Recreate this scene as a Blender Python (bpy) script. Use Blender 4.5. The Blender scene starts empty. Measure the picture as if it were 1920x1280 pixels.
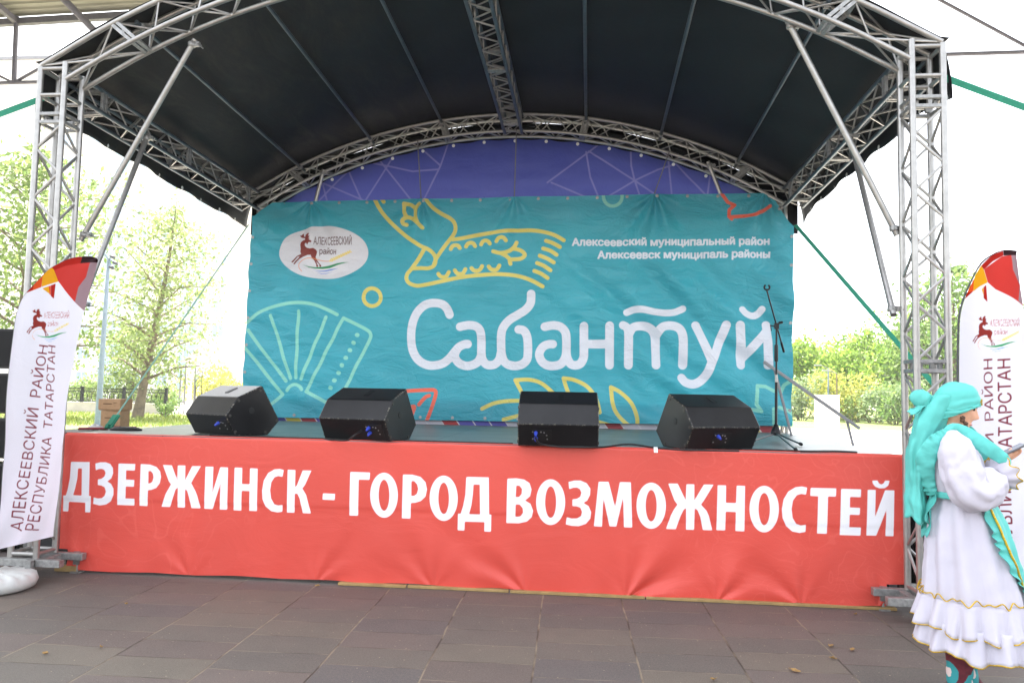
import bpy, bmesh, math, random
import numpy as np
from mathutils import Vector, Matrix
R = math.radians
PI = math.pi
rng = random.Random(7)
S = bpy.context.scene
COL = S.collection

# ------------------------------------------------------------------ camera
CAM = np.array([1.0424, -6.0279, 1.6])
RT = np.array([0.9946754, 0.1012147, 0.0194021])
UP = np.array([-0.0124281, -0.0690839, 0.9975334])
FW = np.array([-0.1023054, 0.9924631, 0.0674582])
FPX = 1429.0
cd = bpy.data.cameras.new('camera')
cam = bpy.data.objects.new('camera', cd)
COL.objects.link(cam)
cam.matrix_world = Matrix(((RT[0], UP[0], -FW[0], CAM[0]), (RT[1], UP[1], -FW[1], CAM[1]),
                           (RT[2], UP[2], -FW[2], CAM[2]), (0, 0, 0, 1)))
cd.sensor_width = 36
cd.lens = 36 * FPX / 1920
cd.clip_start = 0.05
cd.clip_end = 800
S.camera = cam

# ------------------------------------------------------------------ sky, sun, exposure
SUN_EL, SUN_AZ = R(62), R(-28)          # behind the stage, a little to the left
w = bpy.data.worlds.new('World')
S.world = w
w.use_nodes = True
wn = w.node_tree
wn.nodes.clear()
wo = wn.nodes.new('ShaderNodeOutputWorld')
bg = wn.nodes.new('ShaderNodeBackground')
sky = wn.nodes.new('ShaderNodeTexSky')
sky.sky_type = 'NISHITA'
sky.sun_disc = False
sky.sun_elevation = SUN_EL
sky.sun_rotation = SUN_AZ
sky.air_density = 1.0
sky.dust_density = 3.0
sky.ozone_density = 1.0
hs = wn.nodes.new('ShaderNodeHueSaturation')
hs.inputs['Saturation'].default_value = 0.3
wn.links.new(sky.outputs[0], hs.inputs['Color'])
wn.links.new(hs.outputs[0], bg.inputs[0])
bg.inputs[1].default_value = 0.15
wn.links.new(bg.outputs[0], wo.inputs[0])
sl = bpy.data.lights.new('sun', 'SUN')
sl.energy = 4.5
sl.angle = R(0.6)
sl.color = (1.0, 0.95, 0.87)
sun = bpy.data.objects.new('sun', sl)
COL.objects.link(sun)
sd = Vector((math.sin(SUN_AZ) * math.cos(SUN_EL), math.cos(SUN_AZ) * math.cos(SUN_EL), math.sin(SUN_EL)))
sun.rotation_euler = sd.to_track_quat('Z', 'Y').to_euler()
S.view_settings.view_transform = 'Standard'
S.view_settings.look = 'None'
S.view_settings.gamma = 1
S.view_settings.exposure = 2.35
S.cycles.max_bounces = 8
S.cycles.transparent_max_bounces = 12

# ------------------------------------------------------------------ helpers: surveying
def _ray(px, py):
    return FW + RT * (px - 960) / FPX - UP * (py - 640) / FPX
def atY(px, py, Y):
    v = _ray(px, py)
    return Vector(CAM + v * (Y - CAM[1]) / v[1])
def atZ(px, py, Z):
    v = _ray(px, py)
    return Vector(CAM + v * (Z - CAM[2]) / v[2])
def atX(px, py, X):
    v = _ray(px, py)
    return Vector(CAM + v * (X - CAM[0]) / v[0])

# ------------------------------------------------------------------ helpers: materials
def lin(r, g, b):
    def f(c):
        c = c / 255
        return c / 12.92 if c <= .04045 else ((c + .055) / 1.055) ** 2.4
    return (f(r), f(g), f(b), 1)
class NT:
    """tiny node-tree writer"""
    def __init__(s, name):
        s.m = bpy.data.materials.new(name)
        s.m.use_nodes = True
        s.t = s.m.node_tree
        s.b = s.t.nodes['Principled BSDF']
        s.out = s.t.nodes['Material Output']
    def n(s, typ, **kw):
        nd = s.t.nodes.new(typ)
        for k, v in kw.items():
            setattr(nd, k, v)
        return nd
    def l(s, a, b):
        s.t.links.new(a, b)
    def val(s, sock, v):
        if hasattr(v, 'is_output') or isinstance(v, bpy.types.NodeSocket):
            s.l(v, sock)
        else:
            sock.default_value = v
    def math(s, op, a, b=0.0, c=None, clamp=False):
        nd = s.n('ShaderNodeMath', operation=op, use_clamp=clamp)
        s.val(nd.inputs[0], a); s.val(nd.inputs[1], b)
        if c is not None: s.val(nd.inputs[2], c)
        return nd.outputs[0]
    def mix(s, f, a, b, mode='MIX'):
        nd = s.n('ShaderNodeMix', data_type='RGBA', blend_type=mode)
        s.val(nd.inputs[0], f); s.val(nd.inputs[6], a); s.val(nd.inputs[7], b)
        return nd.outputs[2]
    def noise(s, scale, detail=3, rough=.5, vec=None, dist=0.0):
        nd = s.n('ShaderNodeTexNoise')
        nd.inputs['Scale'].default_value = scale
        nd.inputs['Detail'].default_value = detail
        nd.inputs['Roughness'].default_value = rough
        nd.inputs['Distortion'].default_value = dist
        if vec is not None: s.l(vec, nd.inputs['Vector'])
        return nd.outputs['Fac']
    def obj(s):
        return s.n('ShaderNodeTexCoord').outputs['Object']
    def gen(s):
        return s.n('ShaderNodeNewGeometry').outputs['Position']
    def smooth(s, v, a, b):
        nd = s.n('ShaderNodeMapRange', interpolation_type='SMOOTHSTEP')
        s.val(nd.inputs[0], v)
        nd.inputs[1].default_value = a; nd.inputs[2].default_value = b
        return nd.outputs[0]
    def attr(s, name):
        return s.n('ShaderNodeAttribute', attribute_name=name).outputs['Fac']
    def bump(s, h, strength=.3, dist=.01):
        nd = s.n('ShaderNodeBump')
        nd.inputs['Strength'].default_value = strength
        nd.inputs['Distance'].default_value = dist
        s.l(h, nd.inputs['Height'])
        s.l(nd.outputs[0], s.b.inputs['Normal'])
        return nd.outputs[0]
def mat(name, col, rough=.5, metal=0.0, var=.12, vscale=8, bump=0.0, bscale=60, spec=.5):
    t = NT(name)
    c = lin(*col) if max(col) > 1 else (*col, 1)
    p = t.obj()
    f = t.noise(vscale, 4, .6, p)
    dark = tuple(x * (1 - var) for x in c[:3]) + (1,)
    lite = tuple(min(1, x * (1 + var)) for x in c[:3]) + (1,)
    ff = t.smooth(f, .3, .7)
    t.l(t.mix(ff, dark, lite), t.b.inputs['Base Color'])
    t.b.inputs['Roughness'].default_value = rough
    t.b.inputs['Metallic'].default_value = metal
    t.b.inputs['Specular IOR Level'].default_value = spec
    if bump: t.bump(t.noise(bscale, 3, .5, p), bump, .005)
    return t.m
def cloth_mat(name, col, transl=.25, rough=.85, var=.06, bump=.25, bscale=40):
    t = NT(name)
    c = lin(*col)
    p = t.obj()
    f = t.smooth(t.noise(6, 3, .5, p), .3, .7)
    cc = t.mix(f, tuple(x * (1 - var) for x in c[:3]) + (1,), tuple(min(1, x * (1 + var)) for x in c[:3]) + (1,))
    t.l(cc, t.b.inputs['Base Color'])
    t.b.inputs['Roughness'].default_value = rough
    t.b.inputs['Specular IOR Level'].default_value = .2
    nb = t.bump(t.noise(bscale, 3, .55, p, .6), bump, .004)
    if transl:
        tr = t.n('ShaderNodeBsdfTranslucent'); t.l(cc, tr.inputs[0]); t.l(nb, tr.inputs['Normal'])
        mx = t.n('ShaderNodeMixShader'); mx.inputs[0].default_value = transl
        t.l(t.b.outputs[0], mx.inputs[1]); t.l(tr.outputs[0], mx.inputs[2]); t.l(mx.outputs[0], t.out.inputs[0])
    return t.m

# ------------------------------------------------------------------ helpers: meshes
class MB:
    def __init__(s):
        s.v = []; s.f = []; s.mi = []; s.cur = 0
    def add(s, vs, fs):
        o = len(s.v)
        s.v += [tuple(p) for p in vs]
        s.f += [tuple(i + o for i in f) for f in fs]
        s.mi += [s.cur] * len(fs)
    def box(s, c, d, M=None):
        x, y, z = d[0] / 2, d[1] / 2, d[2] / 2
        vs = [Vector((a * x, b * y, e * z)) for a in (-1, 1) for b in (-1, 1) for e in (-1, 1)]
        if M is not None: vs = [M @ q for q in vs]
        c = Vector(c)
        s.add([q + c for q in vs], [(0, 1, 3, 2), (4, 6, 7, 5), (0, 4, 5, 1), (2, 3, 7, 6), (0, 2, 6, 4), (1, 5, 7, 3)])
    def tube(s, pts, r, n=8, cap=True):
        pts = [Vector(p) for p in pts]
        rs = r if isinstance(r, (list, tuple)) else [r] * len(pts)
        vs = []; fs = []
        prev = None
        for i, p in enumerate(pts):
            a = pts[max(i - 1, 0)]; b = pts[min(i + 1, len(pts) - 1)]
            d = (b - a)
            d = d.normalized() if d.length > 1e-9 else Vector((0, 0, 1))
            if prev is None:
                ref = Vector((0, 0, 1)) if abs(d.z) < .9 else Vector((1, 0, 0))
                u = d.cross(ref).normalized()
            else:
                u = prev - d * prev.dot(d)
                u = u.normalized() if u.length > 1e-6 else d.orthogonal().normalized()
            prev = u
            w_ = d.cross(u)
            for k in range(n):
                t = 2 * PI * k / n
                vs.append(p + (u * math.cos(t) + w_ * math.sin(t)) * rs[i])
        for i in range(len(pts) - 1):
            for k in range(n):
                k2 = (k + 1) % n
                fs.append((i * n + k, i * n + k2, (i + 1) * n + k2, (i + 1) * n + k))
        if cap:
            fs.append(tuple(range(n - 1, -1, -1)))
            fs.append(tuple(range((len(pts) - 1) * n, len(pts) * n)))
        s.add(vs, fs)
    def bar(s, a, b, w_, h, up=(0, 0, 1)):
        a = Vector(a); b = Vector(b); d = (b - a).normalized()
        u = d.cross(Vector(up))
        u = u.normalized() if u.length > 1e-6 else d.orthogonal().normalized()
        t = u.cross(d)
        vs = []
        for p in (a, b):
            for i, j in ((-1, -1), (1, -1), (1, 1), (-1, 1)):
                vs.append(p + u * i * w_ / 2 + t * j * h / 2)
        s.add(vs, [(3, 2, 1, 0), (4, 5, 6, 7), (0, 1, 5, 4), (1, 2, 6, 5), (2, 3, 7, 6), (3, 0, 4, 7)])
    def prism(s, prof, axis_o, ex, ey, ez, length):
        """profile (a,b) in the plane ex/ey, extruded along ez by length"""
        o = Vector(axis_o); ex = Vector(ex); ey = Vector(ey); ez = Vector(ez)
        n = len(prof)
        vs = [o + ex * a + ey * b for a, b in prof] + [o + ex * a + ey * b + ez * length for a, b in prof]
        s.add(vs, [tuple(range(n - 1, -1, -1)), tuple(range(n, 2 * n))] + [(i, (i + 1) % n, n + (i + 1) % n, n + i) for i in range(n)])
    def lathe(s, prof, c=(0, 0, 0), n=16, M=None):
        c = Vector(c); vs = []; fs = []
        for r_, z in prof:
            for k in range(n):
                t = 2 * PI * k / n
                q = Vector((r_ * math.cos(t), r_ * math.sin(t), z))
                vs.append((M @ q if M is not None else q) + c)
        m = len(prof)
        for i in range(m - 1):
            for k in range(n):
                k2 = (k + 1) % n
                fs.append((i * n + k, i * n + k2, (i + 1) * n + k2, (i + 1) * n + k))
        fs.append(tuple(range(n - 1, -1, -1))); fs.append(tuple(range((m - 1) * n, m * n)))
        s.add(vs, fs)
    def rings(s, rings, closed=True, caps=True):
        n = len(rings[0]); vs = [p for r_ in rings for p in r_]; fs = []
        for i in range(len(rings) - 1):
            for k in range(n if closed else n - 1):
                k2 = (k + 1) % n
                fs.append((i * n + k, i * n + k2, (i + 1) * n + k2, (i + 1) * n + k))
        if caps and closed:
            fs.append(tuple(range(n - 1, -1, -1))); fs.append(tuple(range((len(rings) - 1) * n, len(rings) * n)))
        s.add(vs, fs)
    def grid(s, fn, nu, nv):
        vs = [fn(i / nu, j / nv) for j in range(nv + 1) for i in range(nu + 1)]
        fs = [(j * (nu + 1) + i, j * (nu + 1) + i + 1, (j + 1) * (nu + 1) + i + 1, (j + 1) * (nu + 1) + i) for j in range(nv) for i in range(nu)]
        s.add(vs, fs)
    def build(s, name, mats, parent=None, loc=None, smooth=None, bevel=0, solid=0, sub=0):
        me = bpy.data.meshes.new(name)
        me.from_pydata(s.v, [], s.f)
        if not isinstance(mats, (list, tuple)): mats = [mats]
        for m_ in mats: me.materials.append(m_)
        if len(mats) > 1: me.polygons.foreach_set('material_index', s.mi)
        bm = bmesh.new(); bm.from_mesh(me)
        bmesh.ops.recalc_face_normals(bm, faces=bm.faces)
        bm.to_mesh(me); bm.free()
        o = bpy.data.objects.new(name, me)
        COL.objects.link(o)
        if parent is not None: o.parent = parent
        if loc is not None: o.location = loc
        if smooth is not None: sm(o, smooth)
        if bevel:
            b = o.modifiers.new('bevel', 'BEVEL'); b.width = bevel; b.segments = 2; b.limit_method = 'ANGLE'
        if solid:
            b = o.modifiers.new('solid', 'SOLIDIFY'); b.thickness = solid; b.offset = 0
        if sub:
            b = o.modifiers.new('sub', 'SUBSURF'); b.levels = sub; b.render_levels = sub
        return o
def sm(o, deg=40):
    me = o.data
    me.polygons.foreach_set('use_smooth', [True] * len(me.polygons))
    bm = bmesh.new(); bm.from_mesh(me)
    for e in bm.edges:
        if len(e.link_faces) == 2:
            try: e.smooth = e.calc_face_angle() < R(deg)
            except ValueError: pass
    bm.to_mesh(me); bm.free()
def tag(o, label=None, cat=None, group=None, kind=None):
    if label: o['label'] = label
    if cat: o['category'] = cat
    if group: o['group'] = group
    if kind: o['kind'] = kind
    return o
def empty(name, loc=(0, 0, 0), rz=0, label=None, cat=None, group=None):
    o = bpy.data.objects.new(name, None)
    COL.objects.link(o)
    o.empty_display_size = .1
    o.location = loc; o.rotation_euler = (0, 0, rz)
    bpy.context.view_layer.update()
    return tag(o, label, cat, group)
def wparent(o, p):
    """parent keeping world-space vertices"""
    o.parent = p
    o.matrix_parent_inverse = p.matrix_world.inverted()
    return o
def rep(mb, name, m, parent, locs, **k):
    """one small part repeated: the first is built, the others share its mesh"""
    o = mb.build(name, m, parent, **k); o.location = locs[0]
    for q in locs[1:]:
        c = o.copy(); COL.objects.link(c); c.parent = parent; c.location = q
def dup(root, loc=None, rz=None, label=None, group=None):
    r_ = root.copy(); COL.objects.link(r_)
    if loc is not None: r_.location = loc
    if rz is not None: r_.rotation_euler = (0, 0, rz)
    if label: r_['label'] = label
    if group: r_['group'] = group
    def rec(a, b):
        for ch in list(a.children):
            c = ch.copy(); COL.objects.link(c); c.parent = b
            rec(ch, c)
    rec(root, r_)
    return r_

# ------------------------------------------------------------------ helpers: printing on cloth (signed distances stored on the cloth's points)
def cr(pts, k=6, closed=False):
    """Catmull-Rom resampling of a traced line"""
    P = [np.array(p, float) for p in pts]
    n = len(P)
    if n < 3: return P
    out = []
    for i in range(n - 1):
        p0 = P[max(i - 1, 0)]; p1 = P[i]; p2 = P[i + 1]; p3 = P[min(i + 2, n - 1)]
        for j in range(k):
            t = j / k
            out.append(.5 * (2 * p1 + (p2 - p0) * t + (2 * p0 - 5 * p1 + 4 * p2 - p3) * t * t + (3 * p1 - p0 - 3 * p2 + p3) * t ** 3))
    out.append(P[-1])
    return out
def seg_dist(P, A, B):
    out = np.full(len(P), 9.0)
    for a, b in zip(A, B):
        d = b - a; L = d @ d
        t = np.clip(((P - a) @ d) / (L if L > 1e-14 else 1), 0, 1)
        q = P - a - t[:, None] * d
        out = np.minimum(out, np.einsum('ij,ij->i', q, q))
    return np.sqrt(out)
def inside(P, A, B):
    c = np.zeros(len(P), bool)
    for a, b in zip(A, B):
        cond = (a[1] > P[:, 1]) != (b[1] > P[:, 1])
        if abs(b[1] - a[1]) < 1e-12: continue
        x = a[0] + (P[:, 1] - a[1]) * (b[0] - a[0]) / (b[1] - a[1])
        c ^= cond & (P[:, 0] < x)
    return c
MARG = .05
class Print:
    """layers of shapes printed on a cloth whose points lie at (x, z) = P"""
    def __init__(s, P):
        s.P = P; s.layers = {}
    def _put(s, layer, idx, d):
        a = s.layers.setdefault(layer, np.full(len(s.P), MARG))
        a[idx] = np.minimum(a[idx], d)
    def _near(s, Q):
        lo = Q.min(0) - MARG; hi = Q.max(0) + MARG
        return np.where((s.P[:, 0] > lo[0]) & (s.P[:, 0] < hi[0]) & (s.P[:, 1] > lo[1]) & (s.P[:, 1] < hi[1]))[0]
    def stroke(s, layer, pts, r):
        Q = np.array(pts, float)
        for i in range(0, len(Q) - 1, 6):
            q = Q[i:i + 7]
            lo = q.min(0) - MARG - r; hi = q.max(0) + MARG + r
            idx = np.where((s.P[:, 0] > lo[0]) & (s.P[:, 0] < hi[0]) & (s.P[:, 1] > lo[1]) & (s.P[:, 1] < hi[1]))[0]
            if len(idx): s._put(layer, idx, seg_dist(s.P[idx], q[:-1], q[1:]) - r)
    def segs(s, layer, A, B, grow=0.0):
        A = np.array(A, float); B = np.array(B, float)
        idx = s._near(np.vstack([A, B]))
        if not len(idx): return
        d = seg_dist(s.P[idx], A, B)
        ins = inside(s.P[idx], A, B)
        s._put(layer, idx, np.where(ins, -d, d) - grow)
    def poly(s, layer, *rings, grow=0.0):
        A = []; B = []
        for r_ in rings:
            r_ = [np.array(p, float) for p in r_]
            A += r_; B += r_[1:] + r_[:1]
        s.segs(layer, A, B, grow)
    def rings(s, layer, outers, holes, grow=0.0):
        Q = np.array([p for r_ in outers for p in r_], float)
        idx = s._near(Q)
        if not len(idx): return
        P = s.P[idx]
        def sd(r_):
            A = np.array(r_, float); B = np.roll(A, -1, 0)
            d = seg_dist(P, A, B); return np.where(inside(P, A, B), -d, d)
        v = np.full(len(idx), 9.0)
        for r_ in outers: v = np.minimum(v, sd(r_))
        for r_ in holes: v = np.maximum(v, -sd(r_))
        s._put(layer, idx, v - grow)
    def attach(s, me):
        for k, a in s.layers.items():
            at = me.attributes.new('ink_' + k, 'FLOAT', 'POINT')
            at.data.foreach_set('value', a.astype(np.float32))
def ell(c, rx, ry, n=40):
    return [(c[0] + rx * math.cos(2 * PI * k / n), c[1] + ry * math.sin(2 * PI * k / n)) for k in range(n)]
_txt = {}
def text_rings(body):
    """closed outlines of a line of text in em units: list of (points, signed area)"""
    if body in _txt: return _txt[body]
    from mathutils.geometry import interpolate_bezier
    cu = bpy.data.curves.new('lettering', 'FONT'); cu.body = body
    o = bpy.data.objects.new('lettering', cu); COL.objects.link(o)
    dg = bpy.context.evaluated_depsgraph_get()
    c2 = o.evaluated_get(dg).to_curve(dg)
    out = []
    for sp in c2.splines:
        bp = sp.bezier_points; pts = []
        for i in range(len(bp)):
            a, c = bp[i], bp[(i + 1) % len(bp)]
            straight = (a.handle_right - a.co).cross(c.co - a.co).length < 1e-5 and (c.handle_left - c.co).cross(c.co - a.co).length < 1e-5
            q = interpolate_bezier(a.co, a.handle_right, c.handle_left, c.co, 2 if straight else 6)
            pts += [(p.x, p.y) for p in q[:-1]]
        A = np.array(pts); B = np.roll(A, -1, 0)
        out.append((A, float((A[:, 0] * B[:, 1] - B[:, 0] * A[:, 1]).sum() / 2)))
    o.to_curve_clear() if hasattr(o, 'to_curve_clear') else None
    bpy.data.objects.remove(o); bpy.data.curves.remove(cu)
    _txt[body] = out
    return out
def print_text(pr, layer, body, fn, grow=0.0, cap=.727):
    """fn maps (s in 0..1 along the line, t in cap heights above the baseline) to cloth (x, z)"""
    R_ = text_rings(body)
    big = max(R_, key=lambda r_: abs(r_[1]))[1]
    lo = min(a[:, 0].min() for a, _ in R_); hi = max(a[:, 0].max() for a, _ in R_)
    iv = sorted((a[:, 0].min(), a[:, 0].max()) for a, _ in R_)
    cl = []
    for a, c in iv:
        if cl and a <= cl[-1][1]: cl[-1][1] = max(cl[-1][1], c)
        else: cl.append([a, c])
    for a, c in cl:
        me_ = [r_ for r_ in R_ if r_[0][:, 0].min() >= a - 1e-6 and r_[0][:, 0].max() <= c + 1e-6]
        f = lambda Q: [fn((q[0] - lo) / (hi - lo), q[1] / cap) for q in Q]
        pr.rings(layer, [f(r_) for r_, ar in me_ if ar * big > 0], [f(r_) for r_, ar in me_ if ar * big < 0], grow)
def cloth_mesh(name, P3, nu, nv, material, parent=None):
    me = bpy.data.meshes.new(name)
    i = np.arange(nu); j = np.arange(nv)
    q = (j[:, None] * (nu + 1) + i[None, :]).ravel()
    F = np.stack([q, q + 1, q + nu + 2, q + nu + 1], 1)
    me.from_pydata(P3.tolist(), [], F.tolist())
    me.polygons.foreach_set('use_smooth', [True] * len(me.polygons))
    me.materials.append(material)
    o = bpy.data.objects.new(name, me); COL.objects.link(o)
    if parent is not None: o.parent = parent
    return o

# ------------------------------------------------------------------ ground
def paver_material():
    t = NT('paving')
    ge = t.gen()
    sp = t.n('ShaderNodeSeparateXYZ'); t.l(ge, sp.inputs[0])
    x, y = sp.outputs[0], sp.outputs[1]
    wob = t.noise(1.3, 2, .5, ge)
    grain = t.noise(210, 2, .6, ge)
    a = -0.026
    J = atZ(1021, 1122, 0)
    u0 = J.x * math.cos(a) - J.y * math.sin(a)
    u = t.math('SUBTRACT', t.math('MULTIPLY', x, math.cos(a)), t.math('MULTIPLY', y, math.sin(a)))
    v = t.math('ADD', t.math('MULTIPLY', x, math.sin(a)), t.math('MULTIPLY', y, math.cos(a)))
    u = t.math('ADD', t.math('DIVIDE', t.math('SUBTRACT', u, u0), .62), t.math('MULTIPLY', wob, .05))
    col = t.math('FLOOR', u)
    wn1 = t.n('ShaderNodeTexWhiteNoise', noise_dimensions='1D'); t.l(col, wn1.inputs['W'])
    odd = t.math('MULTIPLY', t.math('MODULO', t.math('ADD', col, 100), 2), .5)
    v = t.math('DIVIDE', v, .31)
    v = t.math('ADD', v, t.math('ADD', odd, t.math('MULTIPLY', wn1.outputs['Value'], .28)))
    v = t.math('ADD', v, t.math('MULTIPLY', wob, .12))
    row = t.math('FLOOR', v)
    fu = t.math('FRACT', u); fv = t.math('FRACT', v)
    cell = t.n('ShaderNodeCombineXYZ'); t.l(col, cell.inputs[0]); t.l(row, cell.inputs[1])
    wn2 = t.n('ShaderNodeTexWhiteNoise', noise_dimensions='2D'); t.l(cell.outputs[0], wn2.inputs['Vector'])
    rp = t.n('ShaderNodeValToRGB'); t.l(wn2.outputs['Value'], rp.inputs[0])
    cs = [(91, 87, 82), (100, 91, 86), (96, 92, 85), (88, 86, 85), (105, 100, 89), (94, 87, 82)]
    e = rp.color_ramp.elements
    while len(e) < len(cs): e.new(.5)
    for i, c in enumerate(cs):
        e[i].position = i / len(cs); e[i].color = lin(*c)
    rp.color_ramp.interpolation = 'CONSTANT'
    # tiles nearer the stage are the redder ones
    red = t.smooth(t.math('ADD', y, t.math('MULTIPLY', wn2.outputs['Value'], .9)), -1.6, .6)
    base = t.mix(t.math('MULTIPLY', red, .42), rp.outputs[0], lin(100, 80, 75))
    st = t.smooth(t.noise(.9, 5, .6, ge), .35, .75)
    base = t.mix(t.math('MULTIPLY', st, .3), base, lin(74, 70, 68))
    fine = t.noise(70, 4, .7, ge)
    base = t.mix(t.math('MULTIPLY', t.smooth(fine, .38, .66), .30), base, lin(128, 120, 108))
    base = t.mix(t.math('MULTIPLY', t.smooth(grain, .5, .62), .38), base, lin(62, 58, 54))
    base = t.mix(t.math('MULTIPLY', t.smooth(grain, .42, .34), .34), base, lin(150, 142, 130))
    grit = t.n('ShaderNodeTexVoronoi'); grit.inputs['Scale'].default_value = 26; t.l(ge, grit.inputs['Vector'])
    gk = t.n('ShaderNodeSeparateColor'); t.l(grit.outputs['Color'], gk.inputs[0])
    rad = t.math('MULTIPLY', gk.outputs[0], .13)
    spk = t.math('MULTIPLY', t.math('LESS_THAN', grit.outputs['Distance'], rad), t.math('GREATER_THAN', gk.outputs[1], .40))
    base = t.mix(t.math('MULTIPLY', spk, .75), base, lin(176, 160, 132))
    wj = t.noise(9, 3, .6, ge)
    eu = t.math('MINIMUM', fu, t.math('SUBTRACT', 1, fu))
    ev = t.math('MULTIPLY', t.math('MINIMUM', fv, t.math('SUBTRACT', 1, fv)), .5)
    wth = t.math('MULTIPLY', wj, .015)
    ju = t.math('SUBTRACT', 1, t.smooth(t.math('SUBTRACT', eu, wth), -.004, .006))
    jv = t.math('SUBTRACT', 1, t.smooth(t.math('SUBTRACT', ev, t.math('MULTIPLY', wth, .55)), -.004, .006))
    jj = t.math('MAXIMUM', ju, jv)
    jc = t.mix(t.smooth(t.noise(2.3, 3, .6, ge), .4, .6), lin(66, 58, 50), lin(132, 120, 102))
    base = t.mix(jj, base, jc)
    t.l(base, t.b.inputs['Base Color'])
    t.l(t.math('ADD', .62, t.math('MULTIPLY', st, .2)), t.b.inputs['Roughness'])
    t.b.inputs['Specular IOR Level'].default_value = .35
    tilt = t.math('MULTIPLY', wn2.outputs['Value'], .5)
    h = t.math('ADD', t.math('SUBTRACT', t.math('MULTIPLY', fine, .35), jj), tilt)
    t.bump(h, .55, .006)
    return t.m
def sheet(name, x0, y0, x1, y1, z, m, n=1):
    b = MB()
    b.grid(lambda u, v: (x0 + (x1 - x0) * u, y0 + (y1 - y0) * v, z), n, n)
    return tag(b.build(name, m), kind='structure')
def grass_mat():
    t = NT('lawn')
    p = t.gen()
    f = t.smooth(t.noise(.35, 5, .65, p), .3, .7); g = t.noise(14, 4, .7, p)
    c = t.mix(f, lin(98, 118, 52), lin(140, 146, 72))
    c = t.mix(t.math('MULTIPLY', g, .5), c, lin(72, 96, 36))
    t.l(c, t.b.inputs['Base Color']); t.b.inputs['Roughness'].default_value = .9
    t.bump(g, .8, .05)
    return t.m
M = {}
M['paving'] = paver_material()
M['concrete'] = mat('pale concrete', (186, 180, 170), .85, var=.1, vscale=1.5, bump=.15, bscale=30)
M['lawn'] = grass_mat()
M['alu'] = mat('truss aluminium', (172, 170, 166), .36, .75, var=.10, vscale=14, bump=.04, bscale=90)
M['alu_shade'] = mat('shaded aluminium', (96, 104, 110), .42, .8, var=.12, vscale=14)  # same truss metal, its dim reflections under the roof put into a darker colour
M['galv'] = mat('galvanised steel', (158, 158, 156), .5, .7, var=.2, vscale=30, bump=.1)
M['steel_grey'] = mat('grey painted steel', (128, 128, 132), .55, .3, var=.1)
M['black'] = mat('black paint', (22, 22, 23), .55, var=.2, vscale=20, bump=.15, bscale=120)
M['rubber'] = mat('black rubber', (18, 18, 19), .7)
M['wood'] = mat('raw timber', (160, 132, 84), .7, var=.15, vscale=12, bump=.2, bscale=50)
M['strap'] = mat('green webbing', (44, 140, 112), .8, var=.1, vscale=30, bump=.3, bscale=200)
M['rope'] = mat('grey cord', (120, 118, 118), .8)
M['white_plastic'] = mat('white plastic', (226, 226, 224), .45, var=.04, bump=.05)

tag(sheet('paved_plaza', -400, -300, 400, 500, 0, M['paving']), kind='structure')
b = MB()
b.add([(-400, 5.2, .004), (400, 5.2, .004), (400, 500, .004), (-400, 500, .004)], [(0, 1, 2, 3)])
tag(b.build('pale_pavement', M['concrete']), kind='structure')
b = MB()
b.add([(-90, 14, .008), (-9.5, 14, .008), (-15.5, 35.0, .008), (-90, 35.0, .008)], [(0, 1, 2, 3)])
tag(b.build('lawn', M['lawn']), kind='structure')
b = MB()
b.add([(5, 37, .008), (90, 32, .008), (90, 130, .008), (-3, 130, .008)], [(0, 1, 2, 3)])
tag(b.build('far_lawn', M['lawn']), kind='structure')
def blades(name, x0, x1, y0, y1, n, h, ok):
    b = MB()
    for _ in range(n):
        x = rng.uniform(x0, x1); y = rng.uniform(y0, y1)
        if not ok(x, y): continue
        hh = h * rng.uniform(.5, 1.4); a = rng.uniform(0, PI); d = .025
        lx, ly = rng.uniform(-.06, .06), rng.uniform(-.06, .06)
        b.add([(x - d * math.cos(a), y - d * math.sin(a), .008), (x + d * math.cos(a), y + d * math.sin(a), .008), (x + lx, y + ly, hh)], [(0, 1, 2)])
    return tag(b.build(name, M['leaf_grass']), kind='stuff')
def leaf_mat(name, c1, c2, tr=.45):
    t = NT(name)
    oi = t.n('ShaderNodeNewGeometry')
    f = oi.outputs['Random Per Island']
    c = t.mix(f, lin(*c1), lin(*c2))
    t.l(c, t.b.inputs['Base Color']); t.b.inputs['Roughness'].default_value = .6
    t.b.inputs['Specular IOR Level'].default_value = .3
    tl = t.n('ShaderNodeBsdfTranslucent'); t.l(c, tl.inputs[0])
    mx = t.n('ShaderNodeMixShader'); mx.inputs[0].default_value = tr
    t.l(t.b.outputs[0], mx.inputs[1]); t.l(tl.outputs[0], mx.inputs[2]); t.l(mx.outputs[0], t.out.inputs[0])
    return t.m
M['leaf_grass'] = leaf_mat('grass blades', (96, 118, 44), (150, 156, 84))
o = blades('grass', -34, -13, 22, 34.8, 9000, .16, lambda x, y: x < -9.5 - (y - 14) * .285)
tag(o, 'bright green unmown grass growing on the lawn behind the stage', 'grass')

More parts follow.
